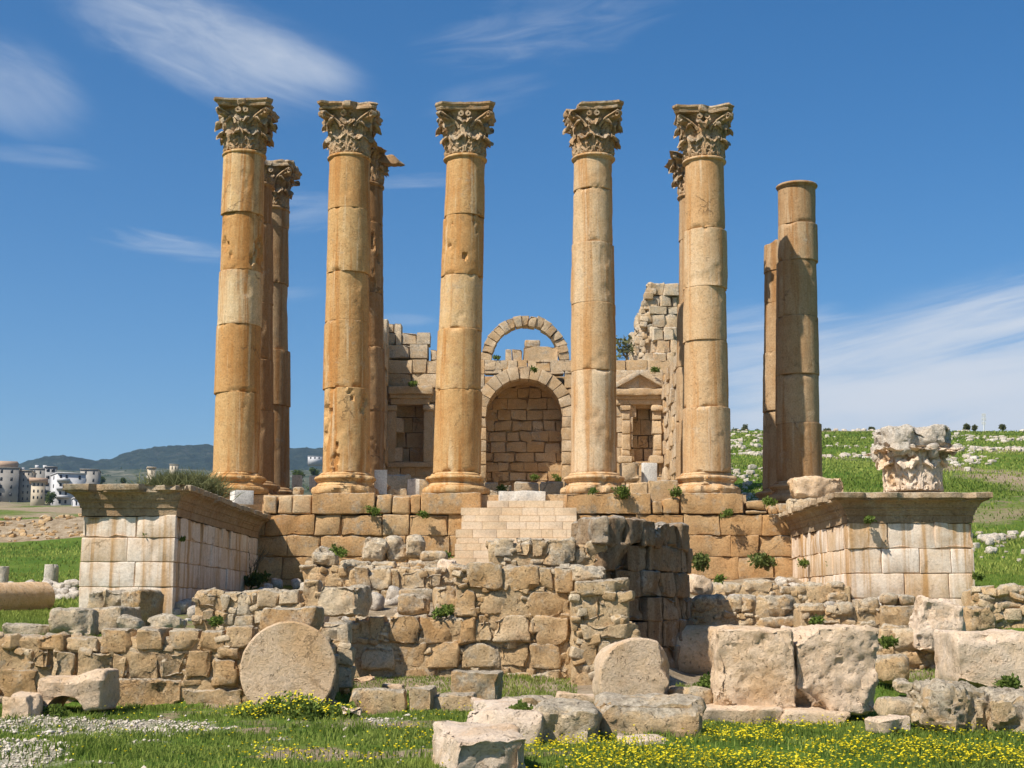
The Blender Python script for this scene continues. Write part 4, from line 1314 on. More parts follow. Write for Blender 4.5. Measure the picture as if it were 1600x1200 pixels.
L('marble_block', 'long pinkish white block lying in the grass nearest the viewer', 'stone block', 686, 1152, 808, 1275, 14.2, 1.7, 'pale', .85, .2, (0, 0, .16), .04, .07, .05, .05, .14)
L('stone_block', 'pinkish block with rounded top right behind the nearest pinkish white block', 'stone block', 735, 1112, 848, 1180, 17.6, 1.2, 'pale', .85, .3, (0, 0, -.05), .05, .12, .03)
L('marble_slab', 'flat fluted pinkish slab behind the nearest pinkish white block', 'stone slab', 735, 1098, 812, 1116, 19.4, 1.2, 'pale', 1.0, .2, (0, 0, .05), .05, .05, .02)
L('boulder', 'grey pitted boulder between the pinkish block and the wide boulder', 'boulder', 836, 1106, 938, 1174, 17.8, 1.0, 'rubble', .8, .9, (0, .05, -.1), .045, .14, .06, .1)
L('stone_block', 'grey square block standing before the central wall', 'stone block', 707, 1050, 781, 1097, 24.6, .7, 'rubble', .3, .9, (0, .03, -.06), .05, .05, .035)
L('curb_stone', 'long low kerb stone left of the grey square block', 'kerb stone', 672, 1084, 742, 1116, 22.9, .6, 'rubble', .6, .4, (0, .03, 0), .06, .08)
L('curb_stone', 'tilted kerb block standing on end in the grass row', 'kerb stone', 637, 1072, 677, 1120, 22.7, .5, 'rubble', .5, .5, (0, .05, -.1), .05, .06)
L('curb_stone', 'broad kerb block at the left end of the grass row', 'kerb stone', 547, 1077, 634, 1119, 22.8, .5, 'rubble', .5, .6, (0, .01, .03), .05, .07)
L('curb_stone', 'flat kerb stone right of the grey square block', 'kerb stone', 785, 1090, 872, 1107, 22.8, .7, 'rubble', .7, .5, (0, -.02, 0), .06, .05)
L('curb_stone', 'pinkish kerb stone running up to the cut drum', 'kerb stone', 870, 1086, 940, 1107, 22.9, .7, 'pale', .7, .3, (0, .02, 0), .06, .05)
L('field_stone', 'small white angular stone in weeds right of the disc', 'stone', 529, 1104, 562, 1118, 21.6, .35, 'pale', 1.0, .2, (0, .1, .3), .05, .05, .02)
L('stone_slab', 'flat stone in the shadow right of the disc', 'stone slab', 547, 1056, 586, 1068, 26.0, .6, 'pale', .6, .4, (0, -.1, 0), .05, .05)
L('stone_slab', 'flat stone in grass before the central wall left end', 'stone slab', 594, 1070, 630, 1080, 25.6, .6, 'pale', .8, .4, (0, 0, 0), .05, .05)
L('lintel_block', 'grey lintel block lying across the top of the disc', 'stone block', 410, 949, 500, 985, 23.3, .7, 'rubble', .25, .9, (0, -.0, -.12), .05, .06, .03)
L('stone_block', 'large upright block with white left side above the disc', 'stone block', 502, 914, 568, 963, 27.4, .75, 'rubble', .9, .6, (0, 0, -.22), .045, .05, .05)
L('boulder', 'rounded loaf shaped boulder on the central wall beside green tuft', 'boulder', 622, 927, 668, 961, 29.0, .7, 'rubble', .3, .8, (0, .03, .05), .05, .14, .03)
L('stone_block', 'upright square block between loaf shaped boulder and high wall', 'stone block', 678, 917, 711, 961, 28.9, .6, 'rubble', .4, .6, (0, -.05, .1), .05, .07, .03)
L('stone_block', 'grey topped slab behind the loaf shaped boulder', 'stone block', 624, 921, 680, 942, 30.2, .7, 'rubble', .6, 1.0, (0, 0, 0), .06, .08, .04)
L('boulder', 'pale upright boulder leaning before the podium, left of three', 'boulder', 564, 841, 602, 877, 37.0, .8, 'rubble', 1.0, .8, (0, .15, .1), .06, .2, .06)
L('boulder', 'grey boulder before the podium, middle of three', 'boulder', 601, 838, 634, 878, 37.2, .8, 'rubble', .8, 1.0, (0, -.1, .2), .06, .2, .06)
L('boulder', 'grey boulder before the podium, right of three beside the dark gap', 'boulder', 636, 837, 664, 873, 37.0, .8, 'rubble', .7, 1.0, (0, .1, -.1), .06, .2, .06)
L('boulder', 'bleached boulder with holes just left of the bottom steps', 'boulder', 682, 871, 713, 906, 34.0, .7, 'pale', .8, .7, (0, .2, 0), .06, .2, .08)
L('boulder', 'rough knobbly boulder right of the dark wing shadow', 'boulder', 486, 856, 528, 890, 36.4, .8, 'rubble', .7, 1.0, (0, .2, .2), .06, .2, .08)
L('stone_block', 'jutting block at the top left of the pier', 'stone block', 893, 884, 948, 908, 28.0, 1.0, 'rubble', .9, .8, (0, .1, 0), .05, .12, .06)
L('boulder', 'pink boulder right of the dark curved wall, below a green bush', 'boulder', 1077, 896, 1112, 927, 34.5, .8, 'pale', .6, .8, (0, .1, .2), .06, .18, .06)
L('field_stone', 'small round stone left of the trio under the cut drum', 'stone', 1049, 1074, 1077, 1100, 21.6, .4, 'rubble', .8, .4, (0, .1, .2), .04, .12, .03)
L('field_stone', 'round grey stone in the middle of the trio beside the cut drum', 'stone', 1075, 1076, 1116, 1107, 21.2, .5, 'rubble', .5, .7, (0, 0, .1), .04, .18, .03)
L('field_stone', 'small stone right of the trio touching the big cube', 'stone', 1112, 1082, 1130, 1108, 21.2, .4, 'rubble', .7, .5, (0, 0, .1), .04, .12, .03)
L('stone_block', 'huge pink smooth block at the right edge', 'stone block', 1500, 986, 1640, 1082, 23.6, 1.4, 'pale', .75, .1, (0, 0, -.06), .05, .06, .03, .05, .08)
L('boulder', 'large dark eroded boulder in the right foreground', 'boulder', 1445, 1074, 1552, 1152, 18.9, 1.2, 'rubble', .6, .8, (0, .08, .1), .045, .24, .09, .14, .2)
L('boulder', 'eroded boulder cut by the right edge of the view', 'boulder', 1548, 1086, 1640, 1158, 18.8, 1.1, 'rubble', .6, .8, (0, -.05, .1), .05, .22, .08, .12, .2)
L('column_fragment', 'log shaped pale stone lying left of the large eroded boulder', 'stone', 1378, 1091, 1449, 1123, 19.8, .5, 'rubble', .7, .7, (0, .03, .1), .05, .16, .03)
L('stone_slab', 'pinkish flat stone at the meadow edge below the log shaped stone', 'stone slab', 1370, 1122, 1424, 1148, 18.6, .6, 'pale', .7, .3, (0, -.15, .1), .05, .08)
L('boulder', 'rounded brown boulder right of the deeply pitted cube', 'boulder', 1374, 1024, 1422, 1068, 24.6, .8, 'rubble', .4, .6, (0, 0, .1), .05, .2, .04)
L('field_stone', 'single round stone in grass right of the big cubes', 'stone', 1398, 1062, 1433, 1085, 23.6, .5, 'rubble', .8, .6, (0, 0, 0), .05, .18, .03)
L('stone_block', 'large white and golden overhanging block under the right wing', 'stone block', 1440, 940, 1512, 1022, 27.5, 1.0, 'pale', .85, .3, (0, .12, -.1), .05, .12, .07, .14, .2)
L('stone_block', 'brown block resting against the overhanging white block', 'stone block', 1511, 950, 1556, 986, 28.5, .9, 'rubble', .4, .4, (0, .0, .1), .05, .1, .06)
L('stone_block', 'long brown block below the right wing, topped by small stones', 'stone block', 1377, 947, 1441, 980, 29.6, .8, 'rubble', .3, .6, (0, 0, .03), .05, .07, .035)
L('field_stone', 'pink rounded stone at the lower left edge', 'stone', -6, 1086, 50, 1133, 21.5, .8, 'pale', .6, .6, (0, .0, .1), .05, .16, .04)
L('stone_block', 'tiny cut block at the foot of the long low wall', 'stone', 141, 1111, 160, 1126, 22.2, .3, 'rubble', .7, .4, (0, 0, 0), .04, .03, .02)
L('stone_block', 'long grey block on top of the left wall below the pale wing', 'stone block', 73, 953, 136, 996, 25.2, .9, 'rubble', .9, .8, (0, 0, .1), .05, .09, .05)
L('stone_block', 'block above the left wall with grey sloping top, foot of the pale wing', 'stone block', 134, 950, 198, 990, 26.4, .9, 'rubble', .8, .7, (0, -.03, -.2), .05, .08, .04)
L('stone_block', 'square grey block standing against the pale wing, left one', 'stone block', 131, 923, 163, 953, 31.5, .8, 'rubble', .7, .9, (0, 0, .1), .05, .1, .05)
L('stone_block', 'square grey block standing against the pale wing, middle one', 'stone block', 162, 924, 198, 955, 31.2, .8, 'rubble', .6, .9, (0, 0, -.05), .05, .09, .05)
L('stone_block', 'dark shaded tall block standing against the pale wing', 'stone block', 197, 923, 236, 978, 30.6, .9, 'rubble', .2, .8, (0, 0, -.5), .05, .08, .04)
L('boulder', 'whitish boulder pile piece on the left wall at the wing corner', 'boulder', 222, 960, 284, 986, 25.6, .8, 'rubble', .9, .9, (0, .1, .1), .05, .2, .06)
L('boulder', 'small pointed boulder on the left wall', 'boulder', 180, 966, 217, 986, 25.2, .6, 'rubble', .8, .9, (0, .2, .1), .05, .16, .05)
L('stone_block', 'pale flat stone heap on the left end of the long low wall', 'stone slab', 0, 976, 70, 996, 25.6, .9, 'rubble', .9, .8, (0, .04, .1), .05, .1, .04)
L('white_block', 'bright white squared block on the podium behind the left wing', 'stone block', 360, 766, 391, 788, 46.2, .5, 'white', .8, 0, (0, 0, .5), .1, .01, .004, 0, 0)
L('white_post', 'slim white marble post beside the second front column', 'marble post', 584, 734, 604, 772, 48.4, .35, 'white', .9, 0, (0, 0, .1), .1, .01, .004, 0, 0)
L('white_post', 'grey weathered upright slab left of the third front column', 'stone post', 636, 748, 655, 776, 49.0, .3, 'white', .2, .9, (0, 0, .1), .1, .02, .01, 0, .02)
L('stone_slab', 'round edged flat stone on the podium between second and third front columns', 'stone slab', 606, 763, 636, 775, 48.5, .5, 'rubble', .7, .8, (0, 0, 0), .1, .1, .03)
L('white_post', 'short white marble stump left of the second front column', 'marble post', 483, 743, 500, 768, 53.0, .4, 'white', .8, .0, (0, 0, 0), .1, .02, .006, 0, 0)
L('white_post', 'short greyish stump beside the leftmost rear column', 'stone post', 456, 742, 470, 768, 52.5, .4, 'white', .6, .4, (0, 0, 0), .1, .02, .006, 0, 0)
L('field_stone', 'small round stone on the podium beside the white stumps', 'stone', 456, 760, 473, 774, 48.5, .4, 'rubble', .6, .8, (0, 0, 0), .06, .15, .02)
L('threshold_block', 'grey block lying at the head of the steps, lit left end', 'stone block', 779, 767, 853, 785, 47.3, .8, 'white', .1, .8, (0, 0, -.0), .08, .02, .012, 0, .03)
L('threshold_block', 'low grey block in shade at the head of the steps', 'stone block', 853, 772, 884, 785, 47.6, .6, 'rubble', .2, .8, (0, 0, 0), .08, .03, .012)
L('stone_block', 'square pale block standing between the two right front columns', 'stone block', 971, 722, 1000, 753, 52.0, .7, 'cella', .7, .3, (0, 0, .1), .08, .05, .03)
L('white_post', 'white marble slab between the two right front columns', 'marble post', 1004, 723, 1026, 755, 52.5, .3, 'white', .95, 0, (0, .02, .2), .1, .01, .005, 0, 0)
L('boulder', 'long pinkish stone with small square hole right of the front columns', 'boulder', 1240, 745, 1322, 779, 45.6, .9, 'pale', .35, .6, (0, .02, .05), .07, .2, .06)
L('stone_block', 'grey hollowed block under the long pinkish stone', 'stone block', 1236, 778, 1278, 800, 45.6, .9, 'rubble', .8, .8, (0, 0, 0), .07, .07, .04)
L('stone_block', 'pinkish block left of the right wing cornice', 'stone block', 1296, 776, 1352, 806, 43.5, 1.0, 'pale', .5, .7, (0, .05, .1), .07, .08, .05)
# low stones on the platform before the cella
fnd = tag(empty('foundation_course', at(820, 770, 55)), 'row of foundation stones along the platform edge before the arched niche', 'stone course')
rg = np.random.default_rng(77)
for (x0, x1, y0, y1, d) in ((742, 757, 752, 768, 56), (757, 778, 754, 770, 55), (780, 800, 757, 770, 57), (804, 842, 753, 768, 58), (843, 880, 753, 767, 58), (746, 762, 768, 788, 50), (762, 780, 766, 790, 50.5), (884, 905, 745, 770, 54), (964, 984, 756, 775, 47.6), (985, 1012, 753, 778, 47.4), (1013, 1060, 751, 778, 47.4), (602, 640, 740, 760, 58), (640, 700, 748, 765, 58), (845, 880, 752, 766, 55)):
    bf = Buf()
    put_px(bf, x0, y0, x1, y1 + 20, d, .8, tint=rg.uniform(.3, .9), grey=rg.uniform(.2, .7), res=.12, bevel=.07, rough=.04, rng=rg, warp=.05, chip=.08)
    bf.build('foundation_block', MAT['cella'], fnd)

# pink block with an arch cut through it, and column drums
bf = Buf()
v, q = stone_arr((1, .9, 1), res=.045, bevel=.05, rough=.03, warp=.08, facets=4, rng=np.random.default_rng(4))
A, B2 = at(53, 1100, 22.0), at(157, 1100, 22.0)
sc_ = np.array([B2[0] - A[0], 1.0, .60])
v = v * sc_
k = v[:, 2] < 0
ar = np.clip(1 - ((v[:, 0] + .08) / .30) ** 2, 0, 1) ** .5
v[:, 2] = np.where(v[:, 2] < .08, np.maximum(v[:, 2], -.30 + ar * .36), v[:, 2])
v[:, 2] += np.clip(v[:, 0] - .1, -.1, .25) * .35
tag((bf.add(v + [(A[0] + B2[0]) / 2, 22.5, .30], q, .6, .4), bf.build('carved_block', MAT['pale']))[1], 'pinkish block with an arch shaped hollow beneath, lower left', 'stone block')


def disc(label, cx, cy, rpx, d, thick, yaw, pitch, tint, cutplanes=(), mat='pale', name='column_drum', seed=1, seg=96):
    c = at(cx, cy, d)
    r = at(cx + rpx, cy, d)[0] - c[0]
    zs = np.linspace(0, thick, 12)
    prof = [(r * .15, 0), (r * .35, 0), (r * .55, 0), (r * .72, 0), (r * .86, 0), (r * .95, 0), (r - .03, 0.0), (r - .008, .015), (r, .05)] + [(r, z) for z in zs[2:-2]] + [(r, thick - .05), (r - .01, thick - .012), (r - .04, thick), (r * .8, thick), (r * .5, thick)]
    v, q, t = lathe_arr(prof, seg)
    f = fbm(v * 2.2 + seed * 11, 5)
    cr = np.clip(fbm(v * 1.3 + seed * 5 + 60, 4) - .22, 0, 1) * .22
    rad = np.linalg.norm(v[:, :2], axis=1)
    v[:, 2] += (f * .03 - cr * .4) * np.where(v[:, 2] < thick * .5, -1, 1)
    v[:, :2] *= (1 + (f * .02 - cr * .5) / np.maximum(rad, .2) * (rad > r * .9))[:, None]
    # axis z -> axis +y (away from the viewer)
    v = np.stack([v[:, 0], v[:, 2], -v[:, 1]], 1)
    for p0, n in cutplanes:
        v = clampplane(v, np.array(p0) * r, n, seed * 3.0)
    v = v @ rot3(pitch, 0, yaw).T
    bf = Buf()
    bf.add(v + c, q, tint, .25, t)
    return tag(bf.build(name, MAT[mat]), label, 'column drum')


disc('round column drum standing on edge like a disc against the left wall', 450, 1046, 75, 22.9, .75, .13, -.05, .45, seed=3)
disc('column drum cut flat along one side, standing before the dark curved wall', 1003, 1064, 67, 21.2, .95, .12, -.03, .55, cutplanes=[((0, 0, -.62), (0, 0, -1)), ((.46, 0, 0), (.93, -.36, .02))], seed=8)


def lying(label, x0, y0, x1, y1, d0, d1, rad, name='fallen_column', mat='pale', tint=.4, n=1):
    A, B_ = at(x0, y0, d0), at(x1, y1, d1)
    L_ = np.linalg.norm(B_ - A)
    v, q, t = drum_arr(rad, rad * .97, L_, int(x0 + y0) % 97 + 3, rows=20)
    if n > 1:
        z = (v[:, 2] / L_ * n) % 1.0
        e = np.minimum(z, 1 - z)
        v[:, :2] *= (1 - .05 * np.clip(1 - e / .03, 0, 1))[:, None]
    ax = (B_ - A) / L_
    s = np.cross([0, 0, 1.0], ax)
    s /= np.linalg.norm(s)
    u = np.cross(ax, s)
    v = np.outer(v[:, 0], s) + np.outer(v[:, 1], u) + np.outer(v[:, 2], ax) + A
    bf = Buf()
    bf.add(v, q, tint, .4, t)
    return tag(bf.build(name, MAT[mat]), label, 'fallen column')


lying('thick fallen column of three drums lying on the grass at the left edge', -60, 938, 68, 934, 41.0, 44.0, .50, n=4, tint=.25)
lying('shadowed round column drum lying behind the cut drum', 1035, 1021, 1195, 1021, 32.3, 32.5, .64, name='fallen_drum', tint=.3)


def stub(label, x0, y0, x1, y1, d, tint, lean=0):
    A = at((x0 + x1) / 2, y1 + 2, d)
    r = (at(x1, y1, d)[0] - at(x0, y1, d)[0]) / 2
    h = at(x0, y0, d)[2] - A[2]
    v, q, t = drum_arr(r, r * .96, h, int(x0) + 50, rows=10)
    v[:, 0] += v[:, 2] * lean
    bf = Buf()
    bf.add(v + A, q, tint, .7, t)
    return tag(bf.build('column_stub', MAT['fieldrock']), label, 'column stub')


stub('pale upright column stub in the meadow beside a stone heap', 68, 882, 90, 910, 62, .8, .02)
stub('pale upright column stub cut by the left edge', -8, 885, 13, 916, 60, .9)

# the carved capital set down on the right wing
pc = at(1427, 769, 40.2)
capr = tag(empty('carved_capital', pc), 'large weathered capital in two tiers of acanthus leaves resting on the right wing', 'capital')
for bfs, nm in ((None, 'capital'),):
    bell, ab = capital_bufs(333, H=2.05, cuts=[((0, 0, 1.02), (0, 0, 1))])
    bell.v = [v * np.array([1.16, 1.16, 1.12]) + pc for v in bell.v]
    bell.a = [np.clip(a + .5, 0, 1) for a in bell.a]
    bell.b = [a * .2 for a in bell.b]
    bell.build('leaf_tier', MAT['pale'], capr)
bf = Buf()
b0 = at(1427, 714, 40.2)
put(bf, b0 + np.array([0, 0, .40]), (1.84, 1.7, .92), (0, 0, .12), tint=.55, grey=.9, res=.05, bevel=.10, rough=.07, chip=.34, warp=.10, rng=np.random.default_rng(9), freq=2.6)
for k in range(9):
    a = k * .7 + .2
    put(bf, b0 + np.array([math.cos(a) * .86, math.sin(a) * .80, .10]), (.22, .26, .36), (.2, .1, a), tint=.4, grey=.5, res=.05, bevel=.07, rough=.05, rng=np.random.default_rng(k))
bf.build('upper_tier', MAT['fieldrock'], capr)

# ================================================================== VEGETATION
def blades(X, Y, Z, h, w, lean, rng, tint):
    n = len(X)
    a = rng.uniform(0, 2 * math.pi, n)
    la = rng.uniform(0, 2 * math.pi, n)
    dx, dy = np.cos(a) * w / 2, np.sin(a) * w / 2
    tx, ty = np.cos(la) * lean * h, np.sin(la) * lean * h
    v = np.zeros((n, 5, 3))
    v[:, 0] = np.stack([X - dx, Y - dy, Z - .02], 1)
    v[:, 1] = np.stack([X + dx, Y + dy, Z - .02], 1)
    v[:, 2] = np.stack([X + dx * .7 + tx * .35, Y + dy * .7 + ty * .35, Z + h * .6], 1)
    v[:, 3] = np.stack([X - dx * .7 + tx * .35, Y - dy * .7 + ty * .35, Z + h * .6], 1)
    v[:, 4] = np.stack([X + tx, Y + ty, Z + h], 1)
    b = np.arange(n) * 5
    q = np.stack([b, b + 1, b + 2, b + 3], 1)
    t = np.stack([b + 3, b + 2, b + 4], 1)
    return v.reshape(-1, 3), q, t, np.repeat(tint, 5)


def scatter(n, px0, px1, d0, d1, rng, power=1.0):
    d = np.sqrt(rng.uniform(d0 ** 2, d1 ** 2, n))
    px = rng.uniform(px0, px1, n)
    X = (px - 800) / F * d * 1.0
    return X, d


rng = np.random.default_rng(123)
bf = Buf()
for (n, d0, d1, p0, p1, hm) in ((135000, 12.5, 23.9, -120, 1720, 1.0), (16000, 23.6, 28.2, 520, 900, 1.0), (16000, 20, 28, 1050, 1640, 1.0), (26000, 24.5, 42, -140, 165, 1.6), (16000, 25, 47, 1440, 1760, 1.5)):
    X, Y = scatter(n, p0, p1, d0, d1, rng)
    g = gravelness(X, Y)
    p = np.stack([X, Y, 0 * X], 1)
    dens = 0.66 - np.where(Y < 24, 1.1, .4) * fbm(p * np.array([1, .6, 1]) * 0.8 + 14, 4) + .4 * fbm(p * 3.0, 2)
    keep = rng.uniform(0, 1, n) < np.clip(dens, .08, 1) * (1 - g * .93)
    X, Y = X[keep], Y[keep]
    p = p[keep]
    Z = terr(X, Y)
    hh = (0.030 + 0.045 * np.clip(fbm(p * .8 + 20, 3) + .5, 0, 1.4)) * rng.uniform(.6, 1.5, len(X)) * hm
    tint = np.clip(.45 + .5 * fbm(p * .6 + 90, 3) + rng.uniform(-.35, .35, len(X)), 0, 1)
    v, q, t, tt = blades(X, Y, Z, hh, rng.uniform(.010, .022, len(X)), rng.uniform(.1, .9, len(X)), rng, tint)
    bf.add(v, q, tt, 0.0, t)
tag(bf.build('grass', MAT['grass'], None, np.zeros(3), smooth=False), kind='stuff')

# meadow on the slopes farther away: larger tufts so that the hillside is not a bare sheet
bf = Buf()
for (n, p0, p1, d0, d1) in ((100000, 1100, 1760, 47, 210), (30000, -120, 160, 36, 125)):
    d = np.exp(rng.uniform(math.log(d0), math.log(d1), n))
    px = rng.uniform(p0, p1, n)
    X = (px - 800) / F * d * 1.02
    p = np.stack([X, d, 0 * X], 1)
    keep = ((fbm(p * 0.09 + 3, 4) < .22) | (rng.uniform(0, 1, n) < .25)) & ~((X < -3) & (d > 91) & (d < 101.5)) & (rng.uniform(0, 1, n) < .75 + fbm(p * .3 + 7, 3))
    X, Y, p = X[keep], d[keep], p[keep]
    Z = terr(X, Y)
    tint = np.clip(.62 + .6 * fbm(p * .12 + 33, 3) + rng.uniform(-.3, .3, len(X)), 0, 1)
    v, q, t, tt = blades(X, Y, Z, rng.uniform(.05, .13, len(X)) * (1 + Y / 150), Y * .0008 * rng.uniform(.7, 1.6, len(X)), rng.uniform(.2, 1.0, len(X)), rng, tint)
    bf.add(v, q, tt, 0.0, t)
tag(bf.build('meadow_tufts', MAT['grass'], None, np.zeros(3), smooth=False), kind='stuff')

# yellow wildflowers
n = 40000
X, Y = scatter(n, -60, 1680, 12.8, 22.5, rng)
Z = terr(X, Y)
px, py = pxy(X, Y, Z)
p = np.stack([X, Y, 0 * X], 1)
dn = np.zeros(n)
for cx, cy, rx, ry, a in ((1250, 1192, 520, 52, 1.3), (1000, 1185, 160, 24, 1.0), (1130, 1178, 120, 18, .9), (520, 1190, 200, 22, .35), (690, 1160, 110, 60, .3), (260, 1140, 120, 30, .10), (450, 1120, 120, 18, .5)):
    e = ((px - cx) / rx) ** 2 + ((py - cy) / ry) ** 2
    dn = np.maximum(dn, a * np.clip(1.2 - e, 0, 1))
dn = dn * np.clip(.45 + 2.4 * fbm(p * 1.1 + 5, 4), 0.02, 1.5) + .02
k = (rng.uniform(0, 1, n) < dn * .62 * (1 - gravelness(X, Y) * .9))
X, Y, Z = X[k], Y[k], Z[k]
m = len(X)
h = rng.uniform(.07, .17, m)
bf = Buf()
a = rng.uniform(0, 6.28, m)
s = rng.uniform(.010, .021, m)
V = np.zeros((m, 5, 3))
for c in range(4):
    V[:, c] = np.stack([X + np.cos(a + c * math.pi / 2) * s, Y + np.sin(a + c * math.pi / 2) * s, Z + h + rng.uniform(-.006, .012, m)], 1)
V[:, 4] = np.stack([X, Y, Z + h - .008], 1)
b5 = np.arange(m) * 5
T = np.concatenate([np.stack([b5 + c, b5 + (c + 1) % 4, b5 + 4], 1) for c in range(4)])
bf.add(V.reshape(-1, 3), [], np.repeat(rng.uniform(0, 1, m), 5), 0, T)
tag(bf.build('yellow_wildflowers', MAT['yellow'], None, np.zeros(3), smooth=False), kind='stuff')
bf = Buf()
v, q, t, tt = blades(X, Y, Z, h, np.full(m, .006), np.zeros(m), rng, rng.uniform(0, .6, m))
bf.add(v, q, tt, 0, t)
tag(bf.build('flower_stalks', MAT['weed'], None, np.zeros(3), smooth=False), kind='stuff')

# white gravel patches
bf = Buf()
n = 26000
X, Y = scatter(n, -80, 1000, 13, 23, rng)
g = gravelness(X, Y)
k = rng.uniform(0, 1, n) < g * .55 + .008
X, Y = X[k], Y[k]
Z = terr(X, Y)
m = len(X)
octv = np.array([(1, 0, 0), (0, 1, 0), (-1, 0, 0), (0, -1, 0), (0, 0, 1), (0, 0, -.5)], float)
octt = np.array([(0, 1, 4), (1, 2, 4), (2, 3, 4), (3, 0, 4), (1, 0, 5), (2, 1, 5), (3, 2, 5), (0, 3, 5)])
s = rng.uniform(.012, .035, m) * np.where(rng.uniform(0, 1, m) < .04, 2, 1)
V = octv[None] * (s[:, None] * rng.uniform(.6, 1.3, (m, 6)))[:, :, None] * np.array([1.2, 1, .7])
V = V + np.stack([X, Y, Z + s * .25], 1)[:, None]
T = (octt[None] + (np.arange(m) * 6)[:, None, None]).reshape(-1, 3)
bf.add(V.reshape(-1, 3), [], np.repeat(rng.uniform(.2, 1, m), 6), 0, T)
tag(bf.build('gravel', MAT['pebble'], None, np.zeros(3), smooth=False), kind='stuff')


def leaves(bf, c, rad, n, size, rng, tint=(.2, .9), squash=.8, up=.3, gaps=True, hang=0.0):
    """leaf sized faces spread through an uneven volume"""
    c = np.asarray(c, float)
    dirs = rng.normal(size=(n, 3))
    dirs /= np.linalg.norm(dirs, axis=1, keepdims=True)
    lump = 1 + .38 * fbm(dirs * 1.7 + rng.uniform(0, 90), 3)
    r = rng.uniform(0, 1, n) ** .5 * lump
    P = dirs * r[:, None] * rad * np.array([1, 1, squash])
    if gaps:
        P = P[fbm(P / np.max(rad) * 3.2 + rng.uniform(0, 90), 2) > -.18]
    m = len(P)
    P = P + c
    P[:, 2] -= hang * rng.uniform(0, 1, m) ** 2
    u = rng.normal(size=(m, 3))
    u[:, 2] += up
    u /= np.linalg.norm(u, axis=1, keepdims=True)
    w = np.cross(u, rng.normal(size=(m, 3)))
    w /= np.linalg.norm(w, axis=1, keepdims=True) + 1e-9
    s = size * rng.uniform(.6, 1.5, m)[:, None]
    V = np.stack([P, P + u * s * .5 + w * s * .28, P + u * s, P + u * s * .5 - w * s * .28], 1)
    q = np.arange(m * 4).reshape(-1, 4)
    bf.add(V.reshape(-1, 3), q, np.repeat(np.clip(rng.uniform(*tint, m), 0, 1), 4), 0)


def tube(bf, pts, r0, r1, seg=6, tint=.4):
    pts = np.asarray(pts, float)
    n = len(pts)
    V = []
    for i in range(n):
        t = pts[min(i + 1, n - 1)] - pts[max(i - 1, 0)]
        t /= np.linalg.norm(t) + 1e-9
        s = np.cross(t, [0.3, 1, .2])
        s /= np.linalg.norm(s) + 1e-9
        u = np.cross(t, s)
        r = r0 + (r1 - r0) * i / (n - 1)
        a = np.arange(seg) * 2 * math.pi / seg
        V.append(pts[i] + r * (np.outer(np.cos(a), s) + np.outer(np.sin(a), u)))
    i = np.arange(seg)
    j = (i + 1) % seg
    q = np.concatenate([np.stack([k * seg + i, k * seg + j, (k + 1) * seg + j, (k + 1) * seg + i], 1) for k in range(n - 1)])
    bf.add(np.concatenate(V), q, tint, 0)


def plant(name, label, cat, x, y, d, rpx, mat='bush', n=500, size=.12, squash=.8, seed=1, hang=0, tint=(.1, .9), lumps=3, stems=True):
    rg = np.random.default_rng(seed)
    c = at(x, y, d)
    r = rpx * d / F
    root = tag(empty(name, c - np.array([0, 0, r * squash])), label, cat)
    bf = Buf()
    for k in range(lumps):
        o = rg.uniform(-.55, .55, 3) * r * (1 if lumps > 1 else 0)
        o[2] *= squash * .8
        leaves(bf, c + o, r * (.72 if lumps > 1 else 1), n // lumps, size, rg, tint, squash, hang=hang * r)
    bf.build('foliage', MAT[mat], root)
    if stems:
        bs = Buf()
        for k in range(7):
            e = c + rg.uniform(-.6, .6, 3) * r * np.array([1, .6, .6])
            s0 = c - np.array([rg.uniform(-.1, .1) * r, -.2 * r, r * squash * .9])
            tube(bs, [s0, (s0 + e) / 2 + rg.uniform(-.1, .1, 3) * r, e], .03 * r + .006, .008, 5)
        bs.build('stem', MAT['dry'], root)
    return root


